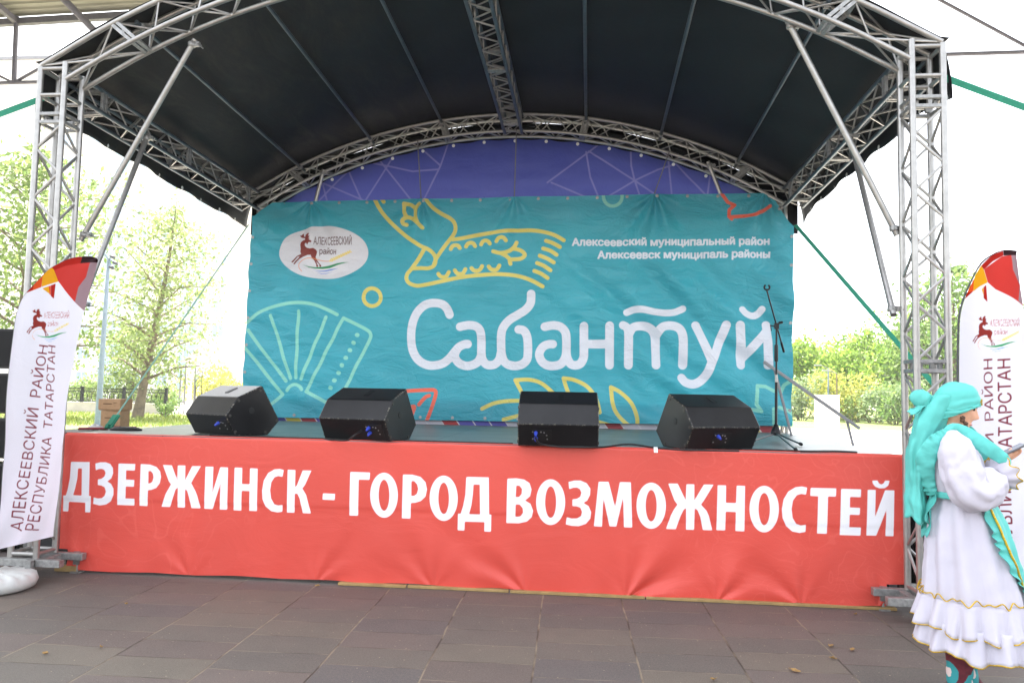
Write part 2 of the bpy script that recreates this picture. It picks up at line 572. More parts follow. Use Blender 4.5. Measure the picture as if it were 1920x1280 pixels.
# ------------------------------------------------------------------ stage platform
DECK = 1.178
XL, XR, YF, YB = -3.45, 3.47, .21, 3.74
def deck_mat():
    t = NT('stage deck')
    p = t.gen()
    sp = t.n('ShaderNodeSeparateXYZ'); t.l(p, sp.inputs[0])
    f = t.smooth(t.noise(1.6, 5, .65, p), .3, .7)
    c = t.mix(f, lin(82, 90, 90), lin(116, 120, 116))
    scuff = t.noise(9, 5, .7, p, 1.5)
    c = t.mix(t.math('MULTIPLY', t.smooth(scuff, .55, .75), .4), c, lin(142, 142, 134))
    yy = t.math('FRACT', t.math('DIVIDE', sp.outputs[1], 1.17)); xx = t.math('FRACT', t.math('DIVIDE', t.math('ADD', sp.outputs[0], .3), 2.3))
    s_ = t.math('MAXIMUM', t.math('LESS_THAN', yy, .009), t.math('LESS_THAN', xx, .0045))
    c = t.mix(s_, c, lin(40, 42, 42))
    t.l(c, t.b.inputs['Base Color']); t.b.inputs['Roughness'].default_value = .36; t.b.inputs['Specular IOR Level'].default_value = .6
    t.bump(t.math('SUBTRACT', scuff, s_), .2, .006)
    return t.m
st = empty('stage_platform', (0, YF, 0), 0, 'low stage platform with grey green deck behind red banner', 'stage')
b = MB(); b.box((0, (YB - YF) / 2 + .0, DECK - .02), (XR - XL, YB - YF, .04)); o = b.build('deck', deck_mat(), st, bevel=.004)
b = MB()
for i in range(7):
    x = XL + .08 + i * (XR - XL - .16) / 6
    for y in (.06, (YB - YF) / 2, YB - YF - .08):
        b.box((x, y, (DECK - .04) / 2 + .015), (.06, .06, DECK - .07))
for y in (.06, (YB - YF) / 2, YB - YF - .08):
    b.box((0, y + .045, DECK - .10), (XR - XL - .02, .03, .1))
b.build('frame', M['steel_grey'], st)
b = MB(); b.box((0, .04, .58), (XR - XL - .04, .012, 1.1)); b.build('front_panel', M['black'], st)
xs = [-1.0, -.42, .42, 1.5, 3.40]
for a, c in zip(xs[:-1], xs[1:]):
    b = MB(); b.box(((a + c) / 2, .012 - YF + .19 + rng.uniform(-.012, .006), .0125), (c - a - .012, .05, .021)); b.build('kick_board', M['wood'], st, bevel=.003)
b = MB(); b.box((-3.40, .0, .03), (.2, .05, .05)); b.build('kick_board', M['wood'], st, bevel=.003)

# ------------------------------------------------------------------ truss building blocks
def resample(P, n):
    P = [Vector(p) for p in P]
    L = [0]
    for a, c in zip(P[:-1], P[1:]): L.append(L[-1] + (c - a).length)
    out = []
    for i in range(n + 1):
        s_ = L[-1] * i / n
        k = max(j for j in range(len(L)) if L[j] <= s_ + 1e-9)
        k = min(k, len(P) - 2)
        t = (s_ - L[k]) / max(L[k + 1] - L[k], 1e-9)
        out.append(P[k].lerp(P[k + 1], t))
    return out
def zig(mb, A, B, n, r=.0095, phase=0, sides=6):
    a = resample(A, n); c = resample(B, n)
    for i in range(n):
        p, q = (a[i], c[i + 1]) if (i + phase) % 2 == 0 else (c[i], a[i + 1])
        e = (q - p) * .06
        mb.tube([p + e, q - e], r, sides, cap=False)
def plate(mb, a, c, w_=.045, t=.012, up=(0, 0, 1)):
    mb.bar(a, c, w_, t, up)
T = .224; H = T / 2
def tower(cx, cy, ztop, label, zb=.18, mid=(1.86, 3.86)):
    t = empty('truss_tower', (cx, cy, 0), 0, label, 'truss tower', 'truss towers holding up the stage roof')
    cor = [(-H, -H), (H, -H), (H, H), (-H, H)]
    for i, (a, c) in enumerate(cor):
        b = MB(); b.tube([(a, c, zb), (a, c, ztop + (.035 if i in (1,) and cx < 0 or i == 0 and cx > 0 else 0))], .025, 12)
        b.build('leg', M['alu'], t, smooth=50)
    b = MB()
    lv = [zb + .06] + [z for z in mid] 
    for z0, z1 in zip(lv[:-1], lv[1:]):
        n = max(2, round((z1 - z0) / .235))
        for k in range(4):
            p, q = cor[k], cor[(k + 1) % 4]
            zig(b, [(p[0], p[1], z0 + .04), (p[0], p[1], z1 - .05)], [(q[0], q[1], z0 + .04), (q[0], q[1], z1 - .05)], n, .0115, k % 2)
    b.build('bracing', M['alu'], t, smooth=60)
    for z in mid:
        b = MB()
        for dz in (-.035, .035):
            for k in range(4):
                p, q = cor[k], cor[(k + 1) % 4]
                b.bar((p[0], p[1], z + dz), (q[0], q[1], z + dz), .03, .028)
        for a, c in cor:
            b.box((a * .62, c * .62, z), (.03, .03, .045))
        b.build('connector', M['galv'], t, bevel=.003)
    for z in (zb + .03, mid[1] + .20, ztop - .02):
        b = MB()
        for k in range(4):
            p, q = cor[k], cor[(k + 1) % 4]
            b.tube([(p[0], p[1], z), (q[0], q[1], z)], .0185, 8)
        b.build('cross_bar', M['alu'], t, smooth=50)
    s_ = 1 if cx < 0 else -1
    b = MB()
    for y in (-.14, .14):
        b.bar((-s_ * .30, y, zb - .03), (s_ * .36, y, zb - .03), .06, .058)
    for x in (-.15, .15):
        b.bar((x, -.109, zb - .032), (x, .109, zb - .032), .06, .05)
    b.build('base_frame', M['galv'], t, bevel=.004)
    for x in (-.26, s_ * .13, .26):
        if x == .26 * s_ or x == -.26 * s_: y = .2
        else: y = -.2
        b = MB()
        b.bar((x, y - .015 * (1 if y > 0 else -1), zb - .028), (x, (.172 if y > 0 else -.172), zb - .028), .05, .05)
        b.box((x, y, zb - .055), (.05, .05, .11))
        b.tube([(x, y, .012), (x, y, zb - .1)], .011, 8)
        b.box((x, y, .006), (.08, .08, .012))
        b.build('screw_jack', M['galv'], t)
    return t
WX = 3.56
tower(-WX, 0, 4.31, 'front lattice truss tower standing behind the left feather flag')
tower(WX, 0, 4.31, 'front lattice truss tower beside the woman in white')
tower(-3.38, 3.95, 4.10, 'rear lattice truss tower behind left edge of the teal backdrop')
tower(3.38, 3.95, 4.10, 'rear lattice truss tower behind right edge of the teal backdrop')

# ------------------------------------------------------------------ stage roof
def arch_top(x):
    x = abs(x)
    if x > 3.2: return 4.59 - (x - 3.2) * (4.59 - 4.32) / .47
    return 5.40 - (6.726 - math.sqrt(6.726 ** 2 - x * x))
def chord(off, dz, n=46, x1=3.67):
    """arch chord in (x, z): the top one moved inwards by off"""
    pts = []
    for i in range(n + 1):
        x = -x1 + 2 * x1 * i / n
        e = .01
        tx, tz = 2 * e, arch_top(x + e) - arch_top(x - e)
        L = math.hypot(tx, tz); nx, nz = tz / L, -tx / L
        pts.append((x + nx * off, arch_top(x) + nz * off + dz))
    return pts
SL = -.14 / 3.84
def zoff(y): return SL * y
roof = empty('stage_roof', (0, 1.9, 4.3), 0, 'arched black tarpaulin roof on aluminium trusses over the stage', 'stage roof')
inv = Matrix.Translation((0, -1.9, -4.3))
def rb(mb, name, m, parent=roof, **k):
    o = mb.build(name, m, None, **k)
    if parent is roof:
        o.parent = roof; o.matrix_parent_inverse = inv
    else:
        o.parent = parent
    return o
def arch(yc, nm):
    yf, yk = yc - H, yc + H
    dz = zoff(yc)
    tp = chord(0, dz); bt = [p for p in chord(.224, dz, 46, 3.56)]
    c4 = {}
    b = MB()
    for y in (yf, yk):
        for k, P in (('t', tp), ('b', bt)):
            L = [Vector((x, y, z)) for x, z in P]
            c4[(k, y)] = L
            b.tube(L, .0215, 8)
    o = rb(b, 'arch_truss', M['alu'], smooth=50)
    b = MB()
    def sub(L, f0, f1):
        n = len(L) - 1
        return L[round(n * f0):round(n * f1) + 1]
    cuts = [0, .09, .36, .64, .91, 1]
    for f0, f1 in zip(cuts[:-1], cuts[1:]):
        n = 2 if f1 - f0 < .15 else 10
        for y in (yf, yk):
            zig(b, sub(c4[('t', y)], f0, f1), sub(c4[('b', y)], f0, f1), n, .0085, 0 if y == yf else 1)
        for k in 'tb':
            zig(b, sub(c4[(k, yf)], f0, f1), sub(c4[(k, yk)], f0, f1), n, .0085, 0 if k == 't' else 1)
    rb(b, 'bracing', M['alu'], o, smooth=60)
    for f in cuts[1:-1]:
        n = len(tp) - 1; i = round(n * f)
        b = MB()
        a = {kk: v[i] for kk, v in c4.items()}
        tn = (c4[('t', yf)][i + 1] - c4[('t', yf)][i - 1]).normalized() * .022
        for d in (-1, 1):
            for p, q in ((('t', yf), ('b', yf)), (('t', yk), ('b', yk)), (('t', yf), ('t', yk)), (('b', yf), ('b', yk))):
                b.bar(a[p] + tn * d, a[q] + tn * d, .026, .03, (tn.x, tn.y, tn.z))
        for p, q in ((('t', yf), ('b', yf)), (('t', yk), ('b', yk))):
            m_ = (a[p] + a[q]) / 2
            b.box(m_, (.03, .02, .03))
        rb(b, 'connector', M['galv'], o, bevel=.002)
    return c4
FA = arch(0, 'front'); RA = arch(3.84, 'rear')
def straight(P4, name, n, r=.0215, br=.0085):
    """P4: four (start, end) chords in order round the square"""
    b = MB()
    for p, q in P4: b.tube([p, q], r, 8)
    o = rb(b, name, M['alu_shade'], smooth=50)
    b = MB()
    for k in range(4):
        zig(b, list(P4[k]), list(P4[(k + 1) % 4]), n, br, k % 2)
    rb(b, 'bracing', M['alu'], o, smooth=60)
    for f in (.085, .5, .915):
        b = MB()
        for k in range(4):
            for d in (-.022, .022):
                p = Vector(P4[k][0]).lerp(Vector(P4[k][1]), f); q = Vector(P4[(k + 1) % 4][0]).lerp(Vector(P4[(k + 1) % 4][1]), f)
                b.bar(p + Vector((0, d, 0)), q + Vector((0, d, 0)), .028, .026, (0, 1, 0))
        rb(b, 'connector', M['galv'], o, bevel=.002)
for s_ in (-1, 1):
    xi, xo = s_ * (WX - H), s_ * (WX + H)
    straight([((xi, H, 4.30), (xi, 3.84 - H, 4.24)), ((xo, H, 4.30), (xo, 3.84 - H, 4.24)),
              ((xo, H, 4.09), (xo, 3.84 - H, 4.0)), ((xi, H, 4.10), (xi, 3.84 - H, 4.01))], 'side_truss', 16)
zr = 5.38
straight([((-H, H, zr - .04), (-H, 3.84 - H, zr - .15)), ((H, H, zr - .04), (H, 3.84 - H, zr - .15)),
          ((H, H, zr - .25), (H, 3.84 - H, zr - .37)), ((-H, H, zr - .25), (-H, 3.84 - H, zr - .37))], 'ridge_truss', 24)
for x in (-2.87, -1.91, -.95, .95, 1.91, 2.87):
    b = MB()
    y0, y1 = -.05, 3.86
    b.tube([(x, y0, arch_top(x) - .045 + zoff(y0)), (x, y1, arch_top(x) - .045 + zoff(y1))], .019, 8)
    o = rb(b, 'purlin', M['alu_shade'], smooth=50)
    b = MB()
    for y in (H * .2, 3.84 - H * 1.3):
        b.box((x, y, arch_top(x) - .05 + zoff(y)), (.055, .045, .05))
    rb(b, 'clamp', M['galv'], o, bevel=.004)
def tarp_mat():
    t = NT('black tarpaulin')
    p = t.gen()
    sp = t.n('ShaderNodeSeparateXYZ'); t.l(p, sp.inputs[0])
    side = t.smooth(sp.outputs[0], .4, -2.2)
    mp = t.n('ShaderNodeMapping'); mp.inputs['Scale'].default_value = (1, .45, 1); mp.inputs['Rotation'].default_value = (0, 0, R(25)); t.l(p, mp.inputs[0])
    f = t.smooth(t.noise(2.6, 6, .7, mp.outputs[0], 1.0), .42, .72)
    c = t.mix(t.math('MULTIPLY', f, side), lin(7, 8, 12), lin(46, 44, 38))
    f2 = t.smooth(t.noise(.7, 3, .5, p), .35, .7)
    c = t.mix(t.math('MULTIPLY', f2, .5), c, lin(9, 11, 18))
    t.l(c, t.b.inputs['Base Color']); t.b.inputs['Roughness'].default_value = .6
    t.b.inputs['Specular IOR Level'].default_value = .3
    wv = t.noise(3.5, 5, .6, mp.outputs[0], .3)
    t.bump(wv, .16, .05)
    return t.m
M['tarp'] = tarp_mat()
Y0, Y1 = .02, 4.12
b = MB()
def tarp(u, v):
    x = -3.72 + 7.44 * u; y = Y0 + (Y1 - Y0) * v
    xx = max(-3.67, min(3.67, x))
    k = abs(((x + .95 * 4) / .95) % 1 - .5) * 2          # 1 on a purlin, 0 half way
    sag = .035 * (1 - k ** 2) * math.sin(PI * min(1, max(0, (y - Y0) / (Y1 - Y0))))
    return (x, y, arch_top(xx) + .03 + zoff(y) - sag * .8 + .006 * math.sin(9 * y + 5 * x))
Y0 = -.12
b.grid(tarp, 112, 36)
Y0 = -.02
def interp(tab, y):
    for (a, za), (c, zc) in zip(tab[:-1], tab[1:]):
        if y <= c: return za + (zc - za) * max(0, (y - a)) / (c - a)
    return tab[-1][1]
VL = [(.026, 3.945), (.444, 3.964), (.862, 3.967), (1.297, 3.953), (1.671, 3.952), (2.063, 3.921), (2.768, 3.892), (3.875, 3.857), (4.12, 3.84)]
VR = [(-.106, 3.90), (.101, 3.94), (.48, 4.0), (.937, 3.989), (1.28, 3.99), (1.819, 3.99), (2.4, 3.99), (3.0, 3.985), (4.0, 3.95), (4.12, 3.86)]
eye = []
for s_, tab in ((-1, VL), (1, VR)):
    def val(u, v, s_=s_, tab=tab):
        y = Y0 + (Y1 - Y0) * u
        zt = arch_top(3.67) + .03 + zoff(y) ; zb_ = interp(tab, y) + .012 * abs(math.sin(y * PI / .46))
        bul = .02 * math.sin(y * 6.8) * v
        return (s_ * (3.722 + .06 * math.sin(v * PI / 2) + bul), y, zt + (zb_ - zt) * v)
    b.grid(val, 60, 8)
    for i in range(10):
        y = Y0 + .1 + i * .46
        if y < Y1: eye.append((s_ * (3.722 + .06 + .02 * math.sin(y * 6.8)), y, interp(tab, y) + .03))
def back(u, v):
    x = -3.72 + 7.44 * u
    xx = max(-3.67, min(3.67, x))
    zt = arch_top(xx) + .03 + zoff(Y1)
    return (x, Y1 + .01 * math.sin(x * 9) * v, zt - v * (.34 + .12 * min(1, abs(x) / 3.5) ** 3))
b.grid(back, 112, 5)
o = rb(b, 'tarpaulin', M['tarp'], smooth=60, solid=.004)
for e in eye:
    b = MB(); b.lathe([(.008, -.004), (.02, -.004), (.022, 0), (.02, .004), (.008, .004)], e, 10, Matrix.Rotation(PI / 2, 4, 'Y'))
    rb(b, 'eyelet', M['white_plastic'], o)  # coloured white to stand for bright sky showing through the holes

# raking tubes clamped between towers and trusses
def clamp(mb, p, r=.028):
    mb.lathe([(r * 1.25, -.022), (r * 1.45, -.012), (r * 1.45, .012), (r * 1.25, .022)], p, 10)
    mb.box(Vector(p) + Vector((.045, 0, 0)), (.05, .03, .04))
    mb.tube([Vector(p) + Vector((.02, -.05, .012)), Vector(p) + Vector((.06, .05, .012))], .006, 6)
    mb.tube([Vector(p) + Vector((.07, -.05, -.01)), Vector(p) + Vector((.07, .06, -.01))], .006, 6)
def rake(a, c, label, r=.0245, rear=False):
    a = Vector(a); c = Vector(c)
    t = empty('bracing_tube', c, 0, label, 'brace tube', 'raking brace tubes of the stage frame')
    d = (c - a).normalized()
    b = MB(); b.tube([a - c - d * .05, d * .06], r, 10); b.build('tube', M['alu'], t, smooth=50)
    for p in (a - c, Vector((0, 0, 0))):
        b = MB(); clamp(b, p, r); b.build('clamp', M['galv'], t, bevel=.002)
rake((-2.474, .16, 4.60), (-3.40, .18, 2.916), 'long brace tube from the front arch to the left front tower')
rake((-3.40, 1.03, 4.07), (-3.40, .20, 2.302), 'brace tube from the side truss down behind the left flag')
rake((2.624, .16, 4.61), (3.40, .15, 2.944), 'long brace tube from the front arch to the right front tower')
rake((3.40, 1.13, 4.02), (3.37, .13, 2.31), 'brace tube ending in a clamp beside the right front tower')
p = atY(605, 325, 3.72); q = atY(560, 500, 3.76)
rake(p, q, 'short brace tube under the left end of the rear arch')
p = atY(1330, 310, 3.72); q = atY(1385, 450, 3.76)
rake(p, q, 'short brace tube under the right end of the rear arch')

# ------------------------------------------------------------------ big roof over the square
can = empty('pavilion_roof', (0, 9, 0), 0, 'large corrugated metal pavilion roof on steel trusses above the stage', 'roof')
def ztop(x): return 9.50 + .025 * (x + 12)
M['corr'] = mat('corrugated sheet', (124, 123, 106), .6, var=.12, vscale=.8, bump=.05)
b = MB()
prof = []
ny = 96
for i in range(ny * 4 + 1):
    y = -8 * i / (ny * 4)
    k = i % 8
    prof.append((y, (0, .0, .035, .04, .04, .04, .035, 0)[k]))
vs = []; fs = []
for x in (-32, 17):
    for y, dz in prof: vs.append((x, y, ztop(x) + .12 - y * .22 + dz))
n = len(prof)
fs = [(i, i + 1, n + i + 1, n + i) for i in range(n - 1)]
b.add(vs, fs); b.build('roof_sheet', M['corr'], can, solid=.003)
M['pav_steel'] = mat('pavilion steel', (96, 94, 98), .6, .2, var=.12)
b = MB()
for dy in (.0,):
    b.bar((-32, dy, ztop(-32)), (17, dy, ztop(17)), .12, .14)
for dy in (-2.6, -5.2, -7.9):
    b.bar((-32, dy, ztop(-32) - dy * .22), (17, dy, ztop(17) - dy * .22), .12, .14)
b.build('purlin', M['pav_steel'], can)
b = MB()
zb0 = lambda x: 8.14 + .006 * (x + 12)
b.tube([(-32, 0, zb0(-32)), (17, 0, zb0(17))], .042, 8)
xs = [-11.55 + 5.24 * k for k in range(-3, 6)]
for k, x in enumerate(xs):
    b.tube([(x, 0, zb0(x)), (x, -.05, ztop(x) + .1)], .05, 8)
for x0, x1 in zip(xs[:-1], xs[1:]):
    xm = (x0 + x1) / 2
    b.tube([(x0, 0, zb0(x0)), (xm, 0, ztop(xm) - .06)], .032, 8)
    b.tube([(xm, 0, ztop(xm) - .06), (x1, 0, zb0(x1))], .032, 8)
for x in (-18.54, -11.55, -4.56, 2.43, 9.5):
    b.bar((x, .0, ztop(x) - .02), (x - .6, -8, ztop(x) + 1.7), .1, .12)
b.tube([atY(100, 0, 8.4) - Vector((0, 9, 0)) + Vector((-.3, -.4, .6)), atY(185, 65, 8.9) - Vector((0, 9, 0)) + Vector((.5, 0, -.5))], .075, 8)
b.build('truss', M['pav_steel'], can, smooth=50)
for x in (-30, 15.5):
    b = MB(); b.tube([(x, 0, 0), (x, 0, zb0(x))], .14, 12); b.tube([(x, 0, 0), (x, 0, .03)], .25, 12); b.build('column', M['pav_steel'], can, smooth=50)

# ------------------------------------------------------------------ printed cloths
def print_mat(name, base, layers, transl=.12, rough=.42, soft=.004, wrinkle=None, spec=.45, deco=None):
    t = NT(name)
    p = t.obj()
    f = t.smooth(t.noise(.8, 3, .5, p), .3, .7)
    c = lin(*base)
    col = t.mix(f, tuple(x * .94 for x in c[:3]) + (1,), tuple(min(1, x * 1.05) for x in c[:3]) + (1,))
    if deco: col = deco(t, p, col)
    for ly, cc in layers:
        al = cc[3] if len(cc) == 4 else 1.0
        m = t.math('SUBTRACT', 1, t.smooth(t.attr('ink_' + ly), -soft, soft))
        col = t.mix(t.math('MULTIPLY', m, al), col, lin(*cc[:3]))
    t.l(col, t.b.inputs['Base Color'])
    t.b.inputs['Roughness'].default_value = rough
    t.b.inputs['Specular IOR Level'].default_value = spec
    nb = wrinkle(t, p) if wrinkle else None
    if transl:
        tr = t.n('ShaderNodeBsdfTranslucent'); t.l(col, tr.inputs[0])
        if nb: t.l(nb, tr.inputs['Normal'])
        mx = t.n('ShaderNodeMixShader'); mx.inputs[0].default_value = transl
        t.l(t.b.outputs[0], mx.inputs[1]); t.l(tr.outputs[0], mx.inputs[2]); t.l(mx.outputs[0], t.out.inputs[0])
    return t.m

def emblem(pr, fn, rs, k=1.0, text=True):
    """running elk, ear of wheat, hill and water; fn maps emblem sheet units to cloth (x, z); rs = metres per unit"""
    F = lambda L: [fn(*q) for q in L]
    elk = [(430, 270), (460, 280), (490, 245), (512, 233), (520, 290), (545, 310), (550, 260), (580, 238), (575, 212), (602, 240), (622, 212), (625, 252), (605, 285), (645, 285), (640, 312), (618, 328), (658, 342), (628, 362), (680, 385), (697, 410), (680, 427), (640, 417), (625, 440), (605, 475), (588, 440), (562, 435), (550, 460), (562, 500), (600, 532), (660, 548), (730, 538), (780, 568), (807, 610), (797, 660), (772, 720), (800, 780), (832, 830), (877, 880), (872, 912), (838, 902), (842, 870), (785, 805), (765, 760), (800, 855), (818, 888), (812, 917), (778, 902), (782, 870), (742, 785), (720, 760), (688, 720), (670, 672), (600, 672), (540, 692), (500, 705), (432, 745), (392, 795), (350, 862), (322, 857), (358, 790), (408, 730), (430, 692), (388, 702), (345, 772), (312, 824), (277, 815), (308, 775), (368, 690), (400, 672), (462, 645), (447, 600), (458, 540), (452, 470), (464, 420), (500, 385), (550, 362), (545, 335), (490, 327), (460, 312)]
    pr.poly('maroon', F(elk))
    stem = cr([(500, 1000), (452, 950), (433, 890), (447, 830), (500, 770), (570, 738), (650, 732), (740, 747), (850, 780), (950, 797), (1030, 797)], 4)
    pr.stroke('orange', F(stem), 7 * rs)
    for i in range(9):
        t = i / 8
        x = 1045 + 375 * t; y = 795 - 170 * t
        pr.stroke('grain', F([(x, y), (x + 38, y - 52 + 8 * t)]), 10 * rs)
        pr.stroke('grain', F([(x, y), (x + 62, y + 2 - 14 * t)]), 10 * rs)
    pr.poly('green', F([(505, 866), (640, 905), (760, 920), (900, 910), (1050, 880), (1200, 840), (1330, 820), (1440, 820), (1330, 842), (1200, 878), (1050, 932), (900, 952), (760, 948), (640, 927)]))
    pr.poly('blue', F([(720, 976), (850, 990), (950, 980), (1080, 950), (1220, 938), (1090, 972), (960, 1002), (850, 1006)]))
    pr.poly('blue', F([(790, 1020), (880, 1040), (960, 1036), (1090, 1006), (970, 1047), (880, 1054)]))
    if text:
        print_text(pr, 'dark', 'АЛЕКСЕЕВСКИЙ', lambda s, t: fn(735 + 750 * s, 466 - 158 * t + (0 if t < 1.05 else 10)), grow=2.2 * rs * k)
        print_text(pr, 'dark', 'район', lambda s, t: fn(850 + 320 * s, 657 - 128 * t), grow=3 * rs * k)

# ---- teal backdrop
YD = 3.66
def pf(poly, x):
    if x <= poly[0][0]: return poly[0][1]
    for (a, za), (c, zc) in zip(poly[:-1], poly[1:]):
        if x <= c: return za + (zc - za) * (x - a) / (c - a)
    return poly[-1][1]
HANG = [(-2.69, 4.10), (-1.19, 4.122), (.04, 4.14), (1.83, 4.168), (3.2, 4.16)]
TOPE = [(-3.48, 3.90), (-3.40, 3.99), (-3.24, 4.075), (-2.69, 4.098), (-1.95, 4.105), (-1.19, 4.122), (-.5, 4.122), (.04, 4.138), (.9, 4.142), (1.83, 4.166), (2.5, 4.155), (3.15, 4.16), (3.3, 4.06), (3.47, 3.80), (3.55, 3.72)]
def Pd(px, py):
    q = atY(px, py, YD); return (q.x, q.z)
nu, nv = 900, 300
def dense(n, a, c, k):
    t = np.linspace(0, 1, 4000); wv = np.ones_like(t)
    for p, q in zip(a, c): wv[(t >= p) & (t <= q)] = k
    cu_ = np.concatenate([[0], np.cumsum(wv)[:-1]]); cu_ /= cu_[-1]
    return np.interp(np.linspace(0, 1, n + 1), cu_, t)
U, V = np.meshgrid(dense(nu, [.05, .60], [.24, .985], 1.8), dense(nv, [.66], [.90], 2.6))
X0 = -3.52 + 7.05 * U
zt = np.interp(X0, [q[0] for q in TOPE], [q[1] for q in TOPE]); zbm = 1.240 + .006 * X0
Z0 = zbm + (zt - zbm) * V
X0 = X0 + (Z0 - 2.5) * .018
def nz(x, z, s, seed):
    """smooth value noise"""
    g = np.random.RandomState(seed).rand(64, 64)
    a = x * s + 100; c = z * s + 100
    i = np.floor(a).astype(int); j = np.floor(c).astype(int); fa = a - i; fc = c - j
    fa = fa * fa * (3 - 2 * fa); fc = fc * fc * (3 - 2 * fc)
    G = lambda ii, jj: g[ii % 64, jj % 64]
    return (G(i, j) * (1 - fa) * (1 - fc) + G(i + 1, j) * fa * (1 - fc) + G(i, j + 1) * (1 - fa) * fc + G(i + 1, j + 1) * fa * fc) - .5
D = np.zeros_like(X0)
for k, (hx, hz) in enumerate(HANG):
    dx, dz = X0 - hx, hz - Z0
    r = np.hypot(dx, dz) + 1e-6; th = np.arctan2(dx, dz + .02)
    th = th + .25 * nz(dx, dz, 1.3, k) 
    n_ = (9, 10, 8, 9, 10)[k]; A = (.017, .015, .012, .018, .016)[k]; L = (.75, .7, .8, 1.15, .7)[k]
    D += 2.9 * A * np.exp(-r / L) * (1 - np.exp(-r / .12)) * np.cos(n_ * th + k) * np.clip(1.1 - np.abs(th) / 1.7, 0, 1)
# broad diagonal swags in the lower right half
s_ = (X0 * .62 + Z0 * .80); q_ = (X0 * .80 - Z0 * .62)
msk = 1 / (1 + np.exp(-(X0 - .55) / .35)) * np.clip((3.75 - Z0) / .8, 0, 1)
D += msk * (.040 * np.sin(s_ * 10 + 1.6 * nz(X0, Z0, .9, 21) * 4) + .014 * np.sin(s_ * 21 + q_ * 2 + 5 * nz(X0, Z0, 1.1, 22)))
msl = 1 / (1 + np.exp((X0 + 1.6) / .4))
D += msl * .014 * np.sin((Z0 * .9 + X0 * .45) * 17 + 4 * nz(X0, Z0, 1.0, 23))
D += .030 * nz(X0, Z0, 1.1, 3) + .016 * nz(X0 * .6, Z0 * 1.4, 3.1, 4) + .006 * nz(X0 * .5, Z0 * 1.6, 9, 5)
D += .004 * np.abs(np.sin((X0 + 3.5) * PI / .395)) * (V > .96)
P2 = np.stack([X0.ravel(), Z0.ravel()], 1)
pr = Print(P2)
z2 = lambda L: [Pd(680 + x / 4.8, 360 + y / 4.8) for x, y in L]
z3 = lambda L: [Pd(450 + x / 4.683, 550 + y / 4.683) for x, y in L]
z5 = lambda L: [Pd(740 + x / 5.333, 530 + y / 5.333) for x, y in L]
z6 = lambda L: [Pd(1080 + x / 4.8, 530 + y / 4.8) for x, y in L]
z8 = lambda L: [Pd(1000 + x / 3.84, 220 + y / 3.84) for x, y in L]
zh = lambda L: [Pd(1340 + x / 3.657, 520 + y / 3.657) for x, y in L]
zr_ = lambda L: [Pd(640 + x / 2.977, 420 + y / 2.977) for x, y in L]
MPX = 9.62 / FPX                              # metres per photo pixel on the backdrop
for L in [[(550, 320), (525, 262), (480, 218), (405, 202), (320, 215), (250, 265), (200, 340), (172, 440), (165, 540), (172, 640), (205, 730), (260, 790), (330, 822), (400, 825), (480, 805), (545, 755), (600, 690), (645, 640), (700, 615), (730, 613)],
          [(630, 655), (605, 705), (605, 750), (640, 800), (700, 828), (760, 826), (825, 795), (860, 740), (866, 690), (866, 540), (850, 470), (810, 435), (750, 425), (700, 430), (655, 440)],
          [(866, 690), (875, 760), (910, 810), (955, 823), (1005, 810), (1045, 765), (1062, 700)],
          [(1200, 830), (1130, 815), (1085, 770), (1067, 700), (1067, 520), (1090, 440), (1150, 370), (1230, 320), (1310, 265), (1355, 205), (1363, 150), (1363, 110)],
          [(1067, 700), (1085, 770), (1130, 815), (1200, 830), (1270, 815), (1320, 770), (1332, 700), (1330, 580), (1315, 515), (1285, 475), (1240, 466)],
          [(1500, 437), (1550, 427), (1600, 424), (1660, 440), (1705, 490), (1716, 560), (1716, 690), (1705, 750), (1665, 810), (1600, 830), (1530, 825), (1475, 790), (1447, 730), (1455, 680), (1490, 635), (1540, 614), (1580, 613)],
          [(1716, 690), (1725, 750), (1760, 810), (1810, 825), (1860, 805), (1888, 750), (1892, 690), (1892, 560), (1892, 432)]]:
    pr.stroke('white', z5(cr(L)), 8.1 * MPX)
for L in [[(302, 388), (302, 740)], [(70, 550), (302, 550)], [(425, 384), (455, 400), (472, 450), (472, 600), (472, 740)], [(472, 470), (510, 405), (570, 385), (640, 395), (690, 430), (715, 490), (718, 600), (719, 740)],
          [(722, 470), (770, 405), (830, 385), (900, 395), (943, 430), (962, 500), (963, 600), (963, 740)], [(1080, 384), (1215, 690)], [(1350, 382), (1230, 690), (1180, 815), (1120, 885), (1050, 912), (985, 895), (950, 857)],
          [(1473, 384), (1482, 560), (1485, 740)], [(1485, 690), (1715, 440)], [(1718, 382), (1722, 560), (1728, 740)]]:
    pr.stroke('white', z6(cr(L)), 8.1 * MPX)
for L in [[(457, 265), (520, 242), (600, 240), (700, 260), (800, 270), (880, 265), (930, 247), (965, 231)], [(1502, 240), (1535, 275), (1590, 296), (1640, 280), (1677, 238)]]:
    pr.stroke('white', z6(cr(L)), 6.4 * MPX)
